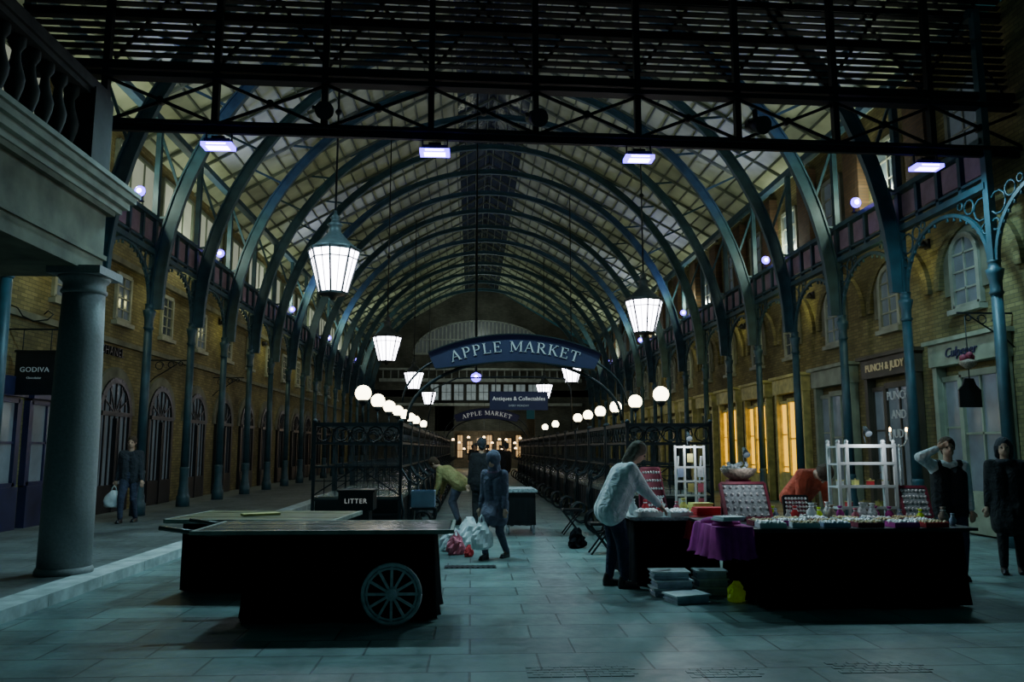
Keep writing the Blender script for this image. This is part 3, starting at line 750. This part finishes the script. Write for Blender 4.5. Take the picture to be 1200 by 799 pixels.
for X0,Y0,nx,ny in((.45,5.86,9,5),(1.6,5.8,6,4),(2.7,5.85,8,5)):
    for i in range(nx):
        for j in range(ny): mb.box((X0+i*.085+(j%2)*.04,Y0+j*.06,-.002+r_.uniform(0,.002)),(.076,.052,.01))
trim(mb,['floor'])
# ------------------------------------------------------------------ right-hand tables
T1=thing('display_table','black-draped trestle table with dark top','table',(3.98,8.7,0))
obj('drape',drape(MB(),-1.03,1.05,-.62,.6,.02,.77,0,.045,9),'blackcloth',parent=T1)
obj('table_top',MB().box((-.12,0,.78),(2.62,1.36,.03)).box((-.12,0,.76),(2.5,1.26,.02)),'black',parent=T1)
t=thing('velvet_cloth','crumpled magenta velvet cloth draped over the table end','cloth',(2.62,8.35,.8))
mb=MB();drape(mb,-.18,.2,-.38,.34,-.30,.02,0,.05,4);mb.poly([(-.18,-.38,.02),(.2,-.38,.02),(.2,.34,.02),(-.18,.34,.02)])
for a,b,c,e in((-.05,-.2,.10,.5),(.08,-.05,.09,.4),(-.06,.12,.11,.45)): mb.sph((a,b,.03),c,10,0,(1.2,.9,e))
obj('cloth',mb,'magenta',parent=t)
T2=thing('display_table','narrow table with black cloth and pale runner','table',(2.45,10.05,0))
obj('drape',drape(MB(),-.5,.5,-.5,.55,.02,.77,0,.04,6),'blackcloth',parent=T2)
obj('table_top',MB().box((0,0,.78),(1.15,1.26,.03)).box((0,0,.76),(1.05,1.16,.02)),'felt',parent=T2)
def tray(loc,rz,mats=('black','felt','silver'),w=.34,d=.24,rx=0,label='shallow display tray of small trinkets'):
    t=thing('jewellery_tray',label,'tray',loc,(rx,0,rz),'trinket display trays')
    mb=MB().box((0,0,.01),(w,d,.02))
    for a,b,c,e in((0,-d/2,w,.012),(0,d/2,w,.012),(-w/2,0,.012,d),(w/2,0,.012,d)): mb.box((a,b,.025),(c,e,.05))
    obj('tray',mb,mats[0],parent=t)
    mb=MB();rn=random.Random(int(loc[0]*97+loc[1]*13))
    for i in range(6):
        for j in range(4):
            mb.sph((-w/2+w*(i+.5)/6+rn.uniform(-.01,.01),-d/2+d*(j+.5)/4,.045),rn.uniform(.014,.030),6)
    o=obj('trinkets',mb,mats[2],parent=t);o['kind']='stuff'
    obj('lining',MB().box((0,0,.024),(w*.95,d*.93,.008)),mats[1],parent=t)
    return t
rn=random.Random(3)
xs=[3.08,3.42,3.76,4.10,4.44,4.78,5.02]
pal=['white','redbox','yellow','bag','magenta','white','blue','red']
for j,yy in enumerate((8.16,8.42,8.68)):
    for i,x in enumerate(xs[:6]):
        if j==2 and i in(0,): continue
        tray((x+rn.uniform(-.02,.02),yy+rn.uniform(-.015,.015),.797),rn.uniform(-.22,.22),mats=(pal[(i*3+j)%8],('white','felt','bag','yellow')[(i+j)%4],('silver','colours')[(i+j)%2]),w=.26,d=.18)
for x,y in((2.12,9.57),(2.48,9.57),(2.15,9.85),(2.52,9.88)): tray((x,y,.797),rn.uniform(-.3,.3),mats=('white','bag','silver'),w=.28,d=.20)
def case(loc,rz,rx,w,h,label,m1='redbox',m2='felt',dots='silver'):
    t=thing('display_case',label,'display case',loc,(0,0,rz))
    mb=MB();R=(rx,0,0)
    for a,b,c,e in((0,h,w,.03),(0,0,w,.03),(-w/2,h/2,.03,h),(w/2,h/2,.03,h)):
        z=b;mb.box((a,z*math.sin(-rx)*1.0,z*math.cos(rx)+.02),(c,.05,e),0,rot=R) 
    obj('case_frame',mb,m1,parent=t)
    obj('lining',MB().box((0,h/2*math.sin(-rx),h/2*math.cos(rx)+.02),(w,.02,h),0,rot=R),m2,parent=t)
    mb=MB()
    for i in range(7):
        for j in range(5):
            z=h*(j+.5)/5
            mb.sph((-w/2+w*(i+.5)/7,z*math.sin(-rx)-.02,z*math.cos(rx)+.02),.018,6)
    o=obj('brooches',mb,dots,parent=t);o['kind']='stuff'
    obj('back_panel',MB().box((0,h*math.sin(-rx)+.06,h*.45),(w*.9,.02,h*.85)),m1,parent=t)
    return t
case((3.12,8.93,.797),.05,-.45,.52,.42,'open dark red case of silver brooches leaning back')
case((5.08,8.95,.797),-.1,-.4,.30,.36,'upright dark red case of small brooches')
case((2.42,10.42,.797),.35,-.3,.28,.54,'tall dark red display board leaning on the table','redbox','redbox')
case((3.75,9.12,.797),-.1,-.35,.26,.24,'small dark display board of pinned trinkets','black','redbox')
t=thing('display_rack','white wooden rack with open shelves standing on table','rack',(4.58,9.14,.795))
pm=MB().box((0,0,.43),(.034,.03,.86)).sph((0,0,.88),.024,8).mesh('post',['white'])
for x in(-.36,-.26,.18,.30):
    for y in((-.12,.14) if x in(-.36,.30) else (-.12,)):
        o=bpy.data.objects.new('post',pm);C.objects.link(o);o.parent=t;o.location=(x,y,0)
for z in(.12,.36,.62,.82):
    obj('shelf',MB().box((-.03,.01,z),(.70,.28,.018)).box((-.03,-.13,z+.012),(.68,.012,.03)),'white',parent=t)
for i in range(7):
    a=thing('trinket_box','small ornament box on the white rack','box',(4.27+.09*i,9.12,.795+(.13 if i%2 else .37)),(0,0,.1*i),'ornament boxes on the rack')
    obj('box_body',MB().box((0,0,.03),(.06,.06,.06)),('silver','red','yellow')[i%3],parent=a);obj('lid',MB().box((0,0,.065),(.066,.066,.012)).sph((0,0,.078),.012,6),'woodlt',parent=a)
t=thing('display_rack','white lattice rack hung with small cards','rack',(2.84,10.3,.795))
mb=MB()
for x in(-.19,-.07,.07,.19): mb.box((x,0,.42),(.026,.02,.84))
for z in(.02,.2,.38,.56,.82): mb.box((0,0,z),(.40,.022,.024))
obj('lattice',mb,'white',parent=t)
obj('stand_leg',MB().beam((-.15,0,.7),(-.15,.2,0),.02,.02),'white',parent=t)
obj('stand_leg',MB().beam((.15,0,.7),(.15,.2,0),.02,.02),'white',parent=t)
for n_,(i,j) in enumerate(((0,0),(1,1),(2,0),(0,2),(2,2),(1,3),(2,1))): obj('card',MB().box((-.13+i*.13,-.02,.11+j*.19),(.075,.008,.11)).box((-.13+i*.13,-.025,.14+j*.19),(.02,.004,.02)),('bag','woodlt','pinkbag','blue')[n_%4],parent=t)
def cliplamp(loc,e):
    t=thing('clip_lamp','small dark clip lamp lighting the stall goods','lamp',loc,group='stall clip lamps')
    obj('bulb',MB().sph((0,-.03,-.03),.02,10),'bulb',parent=t)
    obj('shade',MB().cyl((0,-.05,-.04),(0,.05,.04),.04,.02,12),'darkiron',parent=t)
    obj('stem',MB().tube([(0,.05,.04),(0,.08,-.05),(0,.04,-.14)],.008,5),'darkiron',parent=t)
    light('POINT','clip_light',(loc[0],loc[1]-.16,loc[2]-.08),e,(.85,.93,1),shadow_soft_size=.05)
cliplamp((2.82,10.26,1.76),8);cliplamp((4.55,8.98,1.80),8);cliplamp((3.12,8.98,1.56),4)
t=thing('wicker_basket','round wicker basket of tangled jewellery','basket',(3.12,9.24,1.24))
obj('bowl',MB().lathe([(.1,0),(.17,.05),(.21,.12),(.2,.13),(.15,.06),(.02,.04)],n=18),'wicker',parent=t)
mb=MB()
for i in range(26):
    a=rn.uniform(0,6.28);r=rn.uniform(0,.17);mb.sph((r*math.cos(a),r*math.sin(a),.12+rn.uniform(0,.06)),.025,6)
o=obj('trinkets',mb,'felt',parent=t);o['kind']='stuff'
t=thing('basket_stand','dark wooden block stand under the basket','stand',(3.12,9.26,.797));obj('block',MB().box((0,0,.22),(.26,.12,.44)).box((0,0,.012),(.34,.14,.024)),'redbox',parent=t)
def stack(loc,rz,mt,n,w,d,label,cat='cloth',name='folded_cloth'):
    t=thing(name,label,cat,loc,(0,0,rz));mb=MB()
    r_=random.Random(n*7)
    for i in range(n):
        mb.box((r_.uniform(-.01,.01),r_.uniform(-.01,.01),.012+i*.022),(w,d,.02),0,rot=(0,0,r_.uniform(-.08,.08)))
    obj('folded_layers',mb,mt,parent=t);return t
stack((2.85,9.9,.797),.1,'yellow',6,.26,.18,'stack of pale yellow folded cards','cards','card_stack')
stack((2.84,9.58,.81),.1,'red',4,.34,.2,'folded red cloth at the table edge')
stack((2.62,8.12,.87),.3,'bag',2,.26,.2,'white paper sheets on the magenta cloth','paper','paper_stack')
t=thing('red_runner','red cloth runner hanging over the table edge','cloth',(2.8,9.52,.797))
mb=MB();drape(mb,-.22,.2,-.13,.1,-.26,.006,0,.03,8);mb.poly([(-.22,-.13,.006),(.2,-.13,.006),(.2,.1,.006),(-.22,.1,.006)]);obj('cloth',mb,'red',parent=t)
def cruet(loc,mt,label,s=1):
    t=thing('ornament_vase',label,'vase',loc,group='small ornament vases')
    obj('body',MB().lathe([(.025*s,0),(.04*s,.03*s),(.045*s,.07*s),(.02*s,.11*s),(.018*s,.13*s),(.028*s,.15*s)],n=12),mt,parent=t)
    obj('neck_ring',MB().lathe([(.02*s,.112*s),(.026*s,.118*s),(.02*s,.124*s)],n=12),'silver',parent=t)
vm=['silver','lime','magenta','yellow','bag','blue','pinkbag','red','wicker','silver']
vp=[(3.55,8.90),(3.66,8.97),(3.82,8.90),(3.95,9.0),(4.05,8.9),(4.82,8.86),(4.68,8.83),(4.5,8.86),(4.3,8.85),(2.0,10.35),(2.05,10.15),(2.2,10.1),(2.4,10.12),(3.5,9.22),(4.0,9.22),(3.48,9.08),(4.58,8.95),(4.42,8.94),(2.6,10.1),(2.7,10.15),(2.95,10.1),(2.3,9.72),(1.97,9.75),(4.95,8.68),(5.1,8.5),(5.08,8.3),(4.18,8.97),(4.1,9.1)]
for i,p in enumerate(vp):
    cruet((p[0],p[1],.797),vm[(i*7)%10],'small glazed ornament vase among the table goods',.8+.6*((i*37)%5)/5)
def pbox(loc,rz,label):
    t=thing('storage_box',label,'box',loc,(0,0,rz),'stacked storage boxes')
    obj('tub',MB().prism([(-.19,-.13,0),(.19,-.13,0),(.19,.13,0),(-.19,.13,0)],(0,0,.07)).box((0,0,.03),(.40,.28,.01)),'plastic',parent=t)
    obj('lid',MB().box((0,0,.078),(.42,.3,.016)),'bag',parent=t)
    return t
b0=pbox((2.2,8.95,.001),0,'shallow clear plastic storage box beside the table')
for p,r in(((2.22,8.94,.089),.05),((2.2,8.96,.177),-.04),((2.28,8.55,.001),.3)): clone(b0,p,(0,0,r))
for p,r in(((2.66,8.98,.001),.0),((2.67,8.99,.089),.06),((2.66,8.98,.177),-.05)):
    clone(b0,p,(0,0,r),'dark shaded plastic storage box stacked by the table',scale=(.85,.8,1))
def bag(loc,rz,mt,s,label,name='carrier_bag',cat='bag',handles=True,crump=.0):
    t=thing(name,label,cat,loc,(0,0,rz))
    mb=MB();n=22;vs=[];fs=[];prof=[(.02,.0),(.8,.01),(1,.1),(1.03,.25),(1.02,.42),(.92,.58),(.8,.72),(.62,.85),(.42,.94),(.3,1.0)]
    r_=random.Random(int(loc[0]*100+loc[1]*37)+int(s*100))
    for j,(r,z) in enumerate(prof):
        for i in range(n):
            a=2*pi*i/n;w=1+.1*math.sin(3*a+j)+.06*math.sin(5*a+2*j)+crump*r_.uniform(-1,1)
            vs.append((r*w*.5*s*math.cos(a),r*w*.28*s*math.sin(a)*(1+crump),max(0,z*s*(1+crump*.5*math.sin(2*a+j)))))
    for j in range(len(prof)-1):
        for i in range(n):fs.append((j*n+i,j*n+(i+1)%n,(j+1)*n+(i+1)%n,(j+1)*n+i))
    mb.add(vs,fs,0,crump<.05);mb.poly(vs[-n:]);obj('bag_body',mb,mt,parent=t)
    if handles:
        for y in(-.03,.03):
            obj('handle',MB().tube([(-.14*s,y*s,.96*s),(-.1*s,y*s,1.15*s),(0,0,1.28*s),(.1*s,y*s,1.15*s),(.14*s,y*s,.96*s)],.012*s+.003,5),mt,parent=t)
    return t
bag((2.80,8.50,0),.2,'lime',.20,'lime green plastic bag on the ground by boxes',handles=False,crump=.15)
bag((-.22,12.4,0),.4,'pinkbag',.28,'crumpled pink bag on the paving',crump=.22)
bag((-.30,12.8,.0),.1,'bag',.34,'crumpled white plastic sack on the paving',crump=.18)
bag((-.02,13.3,.0),.9,'bag',.46,'tall pale plastic sack leaning by the stall',handles=False,crump=.12)
bag((-.02,12.15,0),.9,'red',.16,'small red bundle on the paving',handles=False,crump=.22)
t=thing('storage_crate','pale blue plastic crate on a dark stool','crate',(-.72,12.4,.0))
mb=MB().box((0,0,.72),(.34,.3,.02))
for a,b,c,e in((0,-.15,.34,.015),(0,.15,.34,.015),(-.17,0,.015,.3),(.17,0,.015,.3)): mb.box((a,b,.84),(c,e,.24))
obj('tub',mb,'blue',parent=t)
mb=MB().box((0,0,.69),(.4,.36,.03))
for a in(-.17,.17):
    for b in(-.15,.15): mb.box((a,b,.34),(.03,.03,.68))
obj('stool',mb,'darkiron',parent=t)
t=bag((1.72,13.1,0),.6,'blackcloth',.30,'crumpled black sack lying on the paving','folded_sack','sack',False,.2)
def stool(loc,label,mt='redbox'):
    t=thing('folding_stool',label,'stool',loc)
    obj('seat',MB().box((0,0,.45),(.36,.32,.04)),mt,parent=t)
    for y in(-.14,.14):
        obj('leg',MB().beam((-.17,y,0),(.17,y,.44),.025,.025),'darkiron',parent=t);obj('leg',MB().beam((.17,y,0),(-.17,y,.44),.025,.025),'darkiron',parent=t)
    return t
stool((2.0,12.4,0),'dark folding stool with cloth seat beside stall','black');stool((1.9,15.2,0),'dark folding stool beside the iron stall','black')
t=thing('candle_holder','thin metal candle holder with lit candles','candle holder',(5.10,9.3,.797))
obj('stem',MB().cyl((0,0,0),(0,0,.85),.012,n=8).lathe([(.09,0),(.08,.02),(.02,.04)],n=12),'silver',parent=t)
obj('arm',MB().tube([(-.1,0,.9),(-.06,0,.84),(0,0,.82),(.06,0,.84),(.1,0,.9)],.01,5),'silver',parent=t)
for x in(-.1,.1):
    obj('candle',MB().cyl((x,0,.9),(x,0,1.0),.014,n=8),'white',parent=t);obj('flame',MB().sph((x,0,1.025),.014,8,0,(1,1,1.8)),'flame',parent=t)
for i in range(18):
    x=-2.4+i*.37;yy=YEND+(-3.5 if i%3==0 else 2.2);zz=1.9+.45*math.sin(i*2.3)
    t=thing('pendant_lamp','small amber pendant lamp in the far cafe','lamp',(x,yy,zz),group='far cafe lamps')
    obj('shade',MB().lathe([(.11,0),(.08,.1),(.03,.13)],n=10),'amber',parent=t);obj('cord',MB().cyl((0,0,.13),(0,0,2.9-zz if yy>YEND else 5-zz),.01,n=5),'darkiron',parent=t)
mb=MB()
for i in range(9): wframe(mb,'y',YEND+4.8,-2.5+i*.8,.8+.35*(i%2),2.2+.25*(i%3),.5,2,3,False,.06,.1,1,-1)
win(mb,['black','cafeglass'])
light('POINT','cafe_light',(XC,YEND+2.5,2.3),110,(1,.75,.5),shadow_soft_size=.5)
light('POINT','cafe_light',(XC,YEND-4,3.0),80,(.85,.9,.8),shadow_soft_size=.5)
# ------------------------------------------------------------------ people
def bake(mb,name,mt,vox,smooth=3):
    me=mb.mesh('tmp',[mt]);o=bpy.data.objects.new('tmp',me);C.objects.link(o)
    m=o.modifiers.new('r','REMESH');m.mode='VOXEL';m.voxel_size=vox
    if smooth:
        s=o.modifiers.new('s','SMOOTH');s.factor=.5;s.iterations=smooth
    dg=bpy.context.evaluated_depsgraph_get();dg.update()
    r=bpy.data.meshes.new_from_object(o.evaluated_get(dg));r.name=name
    bpy.data.objects.remove(o);bpy.data.meshes.remove(me)
    r.materials.clear();r.materials.append(M[mt])
    for p in r.polygons:p.use_smooth=True
    return r
def cap(mb,p0,r0,p1,r1,n=10):
    mb.cyl(p0,p1,r0,r1,n);mb.sph(p0,r0,n);mb.sph(p1,r1,n)
def ik(a,b,l1,l2,hint):
    a=Vector(a);b=Vector(b);d=b-a;L=d.length
    if L>(l1+l2)*.995: b=a+d*((l1+l2)*.995/L);d=b-a;L=d.length
    x=(l1*l1-l2*l2+L*L)/(2*L);h=math.sqrt(max(1e-6,l1*l1-x*x));u=d/L
    hv=Vector(hint);hv=(hv-u*hv.dot(u)).normalized()
    return a+u*x+hv*h,b
M['skin']=mat('skin',(.50,.30,.21),.6,0,8,.1);M['eye']=mat('eye_dark',(.01,.01,.01),.3,0,5,.1)
def person(label,loc,head_deg,top,trou,hair,lean=.03,pz=.91,hl=(-.25,.05,.78),hr=(.25,.05,.78),fl=(-.1,0,0),fr=(.1,.05,0),sc=1,hp=0,hy=0,coat=0,hood=False,longhair=False,side=0,shoe='black',elb=(0,-1,-.3),vest=None,wide=1,scarf=None,elbl=None):
    u=Vector((math.sin(side),math.sin(lean)*math.cos(side),math.cos(lean)*math.cos(side))).normalized()
    rt=Vector((1,0,0));rt=(rt-u*rt.dot(u)).normalized();fw=u.cross(rt)
    Pv=Vector((0,0,pz));chest=Pv+u*.36;sh=Pv+u*.47;neck=Pv+u*.54
    hd=Euler((-(lean*.45+hp),0,hy)).to_matrix()
    hu=hd@Vector((0,0,1));hf=hd@Vector((0,1,0));hr_=hd@Vector((1,0,0))
    hc=neck+hu*.15+hf*.015
    S_=[sh-rt*.17,sh+rt*.17];H_=[Pv-rt*.09,Pv+rt*.09]
    body=MB();cl=MB();tr=MB();vs=MB();aw=1+.35*(wide-1)
    for i in(0,1):
        s=(-1,1)[i]
        cap(body,H_[i],.10,chest+rt*s*.07,.10);cap(cl,Pv+rt*s*.075*wide-u*.06,.125*wide,chest+rt*s*.08,.125*wide)
        cap(vs,Pv+rt*s*.075-u*.1,.14,chest+rt*s*.08,.138);cap(vs,chest+rt*s*.08,.13,S_[i]-rt*s*.05,.085)
        cap(cl,chest+rt*s*.08,.12*aw,S_[i]-u*.03-rt*s*.02,.09*aw)
        el,ha=ik(S_[i],(hl,hr)[i],.29,.26,elbl if (i==0 and elbl) else elb)
        cap(body,S_[i],.055,el,.042);cap(body,el,.042,ha,.028)
        cap(cl,S_[i],.078*aw,el,.062*aw);cap(cl,el,.062*aw,ha-(ha-el).normalized()*.03,.044)
        d=(ha-el).normalized();nrm=d.cross(rt) if abs(d.dot(rt))<.9 else d.cross(Vector((0,1,0)));nrm.normalize();w=d.cross(nrm)
        pc=ha+d*.05
        cap(body,ha,.026,pc,.028)
        for j,(o_,l) in enumerate(((-.027,.065),(-.009,.075),(.009,.07),(.027,.055))):
            b0_=pc+w*o_+d*.02;b1=b0_+d*l*.55+nrm*.008;b2=b1+d*l*.35+nrm*.022
            cap(body,b0_,.0105,b1,.0095,6);cap(body,b1,.0095,b2,.008,6)
        t0=ha+d*.015-w*s*.02;t1=t0+d*.03-w*s*.03;t2=t1+d*.03-w*s*.004
        cap(body,t0,.013,t1,.011,6);cap(body,t1,.011,t2,.009,6)
        F=Vector((fl,fr)[i]);kn,an=ik(H_[i],F+Vector((0,0,.08)),.43,.42,(0,1,.15))
        cap(body,H_[i],.085,kn,.055);cap(body,kn,.055,an,.035)
        cap(tr,H_[i],.105*aw,kn,.07*aw);cap(tr,kn,.072*aw,an+Vector((0,0,.03)),.052)
        if coat: 
            kk=H_[i]+(kn-H_[i])*coat;cap(cl,H_[i],.13,kk,.125)
            cap(cl,(H_[0]+H_[1])/2,.12,(H_[0]+H_[1])/2+(kk-H_[i]),.13)
    cap(body,S_[0]+rt*.05,.06,S_[1]-rt*.05,.06);cap(cl,S_[0]+rt*.02,.078,S_[1]-rt*.02,.078);cap(tr,H_[0],.11*wide,H_[1],.11*wide);cap(tr,Pv,.12,Pv+u*.06,.12)
    cap(body,sh,.06,hc-hu*.04,.05)
    R=Matrix((hr_,hf,hu)).transposed()
    body.sph(hc+hu*.03-hf*.005,.095,16,0,(.84,1.0,1.0),R);body.sph(hc-hu*.04+hf*.02,.07,14,0,(.9,1,1.05),R)
    cap(body,hc+hf*.088+hu*.015,.010,hc+hf*.108-hu*.018,.014,8)
    cap(body,hc+hf*.082-hu*.052-hr_*.018,.009,hc+hf*.082-hu*.052+hr_*.018,.009,6)
    for s in(-1,1): body.sph(hc+hr_*s*.082-hf*.005,.024,8,0,(.4,.8,1.2),R)
    me=bake(body,'person','skin',.0095,2);o=bpy.data.objects.new('person',me);C.objects.link(o)
    o.location=loc;o.rotation_euler=(0,0,math.radians(head_deg));o.scale=(sc,)*3;o['label']=label;o['category']='person'
    def part(nm,me_):
        q=bpy.data.objects.new(nm,me_);C.objects.link(q);q.parent=o;return q
    part('jacket',bake(cl,'jacket',top,.014,5));part('trousers',bake(tr,'trousers',trou,.014,4))
    if vest: part('vest',bake(vs,'vest',vest,.014,4))
    if scarf:
        q=MB();q.tube([neck+u*-.02+(rt*math.cos(2*pi*k/14)+hf*math.sin(2*pi*k/14))*.085 for k in range(15)],.035,8);part('scarf',bake(q,'scarf',scarf,.012,2))
    hm=MB();hm.sph(hc+hu*.045-hf*.022,.108,16,0,(.90,1.0,.98),R)
    if longhair:
        cap(hm,hc-hf*.05,.088,hc-hf*.06-hu*.14,.07)
        for s in(-1,1): cap(hm,hc+hr_*s*.07-hf*.02+hu*.02,.045,hc+hr_*s*.075-hf*.03-hu*.10,.035)
    cap(hm,hc-hf*.04,.08,hc-hf*.05-hu*.03,.07)
    part('hair',bake(hm,'hair',hair,.012,2))
    if hood:
        h2=MB();h2.sph(hc+hu*.04-hf*.035,.13,16,0,(.92,1.05,1.05),R);cap(h2,hc-hu*.06-hf*.03,.1,sh,.12);part('hood',bake(h2,'hood',top,.014,4))
    for s in(-1,1):
        part('eye',MB().sph(hc+hf*.083+hr_*s*.032+hu*.012,.011,8).mesh('eye',['eye']))
    for i in(0,1):
        F=Vector((fl,fr)[i]);sm=MB();cap(sm,F+Vector((0,-.04,.05)),.045,F+Vector((0,.13,.038)),.036);cap(sm,F+Vector((0,-.04,.05)),.045,F+Vector((0,-.02,.12)),.045)
        sm.box(F+Vector((0,.045,.012)),(.08,.25,.024))
        part('shoe',bake(sm,'shoe',shoe,.012,2))
    return o
def clothmat(n,c):
    m=mat(n,c,.9,0,12,.2,0);nt=m.node_tree;b=nt.nodes['Principled BSDF']
    tc=[x for x in nt.nodes if x.type=='TEX_COORD'][0]
    nn=nt.nodes.new('ShaderNodeTexNoise');nn.inputs['Scale'].default_value=7;nn.inputs['Distortion'].default_value=1.5;nn.inputs['Detail'].default_value=3
    bp=nt.nodes.new('ShaderNodeBump');bp.inputs['Strength'].default_value=.8;bp.inputs['Distance'].default_value=.05
    nt.links.new(tc.outputs['Object'],nn.inputs['Vector']);nt.links.new(nn.outputs['Fac'],bp.inputs['Height']);nt.links.new(bp.outputs['Normal'],b.inputs['Normal'])
    return m
for n_,c_ in(('c_greysweater',(.80,.86,.92)),('c_jeans',(.035,.045,.08)),('c_darkjeans',(.02,.025,.06)),('c_greycoat',(.10,.10,.15)),('c_black',(.010,.011,.014)),('c_beige',(.34,.30,.12)),('c_red',(.62,.11,.06)),('c_pale',(.55,.62,.66)),('c_char',(.03,.035,.045)),('c_brown',(.06,.035,.02)),('c_ash',(.15,.12,.09)),('c_greytrou',(.07,.08,.12)),('c_mauve',(.2,.12,.2))):
    M[n_]=clothmat(n_[2:]+'_cloth',c_)
person('person in pale grey-white jumper leaning over the trinket table',(1.66,9.45,0),-90,'c_greysweater','c_darkjeans','c_ash',lean=.44,pz=.93,hl=(-.12,.62,.90),hr=(.12,.55,.93),fl=(-.12,-.02,0),fr=(.1,.12,0),hp=.35,elb=(0,-.3,-1),wide=1.42,longhair=True)
person('person in hooded grey coat walking with a white bag',(.38,11.96,0),150,'c_greycoat','c_greytrou','c_char',lean=.14,pz=.86,hl=(-.22,.12,.70),hr=(.25,.10,.72),fl=(-.09,-.17,0.0),fr=(.09,.2,0),hood=True,coat=.6,sc=.92,hp=.2,scarf='c_mauve')
pb=person('person in black jacket standing with back turned',(.22,16.4,0),10,'c_black','c_black','c_char',coat=.3,fl=(-.12,0,0),sc=1.04)
for p,r,l in(((1.3,29.5,0),.8,'distant person in dark clothes standing in the aisle'),((.2,33.5,0),2.5,'distant person in dark clothes walking in the aisle'),((1.0,47,0),1.5,'distant person standing near the far cafe'),((.1,50,0),0,'distant person standing near the far cafe'),((1.9,52,0),3,'distant person walking by the far cafe')): clone(pb,p,(0,0,r),l)
person('person in beige jacket stooping beside an iron stall',(-.24,17.2,0),75,'c_beige','c_greytrou','c_brown',lean=.95,pz=.88,hl=(-.15,.50,.62),hr=(.15,.45,.6),hp=.5,elb=(0,-.3,-1),wide=1.25,coat=.2)
person('person in black jacket and dark jeans strolling along the shops',(-6.9,16.7,.12),185,'c_char','c_jeans','c_brown',fl=(-.1,-.12,.0),fr=(.1,.16,0),hl=(-.26,.12,.8),hr=(.27,.0,.76),pz=.895)
person('person in salmon-red top bent down behind the table',(4.20,10.2,0),190,'c_red','c_jeans','c_brown',lean=.95,pz=1.0,hl=(-.2,.45,.45),hr=(.2,.4,.4),hp=1.2,elb=(0,-.3,-1),wide=1.05,sc=1.0)
person('person in pale top and dark vest raising one arm',(5.95,9.75,0),165,'c_pale','c_darkjeans','c_brown',lean=.05,hr=(.14,.16,1.60),hl=(-.22,.06,.80),pz=.91,elb=(.8,.2,-.3),elbl=(-.3,-1,0),vest='c_black')
person('person in long black coat standing beside the tables',(7.0,10.2,0),150,'c_black','c_black','c_char',coat=.75,longhair=True,hl=(-.23,.06,.82),hr=(.24,.05,.82),fl=(-.1,-.05,0),fr=(.1,.08,0),scarf='c_char')
bag((.16,11.72,.16),.8,'bag',.38,'white carrier bag held by the hooded walker',crump=.06)
bag((-7.16,16.6,.42),.2,'bag',.34,'white carrier bag held by the stroller')
# ------------------------------------------------------------------ world + camera
w=bpy.data.worlds.new('World');bpy.context.scene.world=w;w.use_nodes=True
bg=w.node_tree.nodes['Background'];bg.inputs['Color'].default_value=(.045,.165,.18,1);bg.inputs['Strength'].default_value=.16
cd=bpy.data.cameras.new('camera');cam=bpy.data.objects.new('camera',cd);C.objects.link(cam)
cd.sensor_width=36;cd.lens=930/1200*36;cam.location=(0,0,1.6);cam.rotation_euler=(math.radians(90+7.69),0,math.radians(-2.93))
cd.clip_end=200
bpy.context.scene.camera=cam
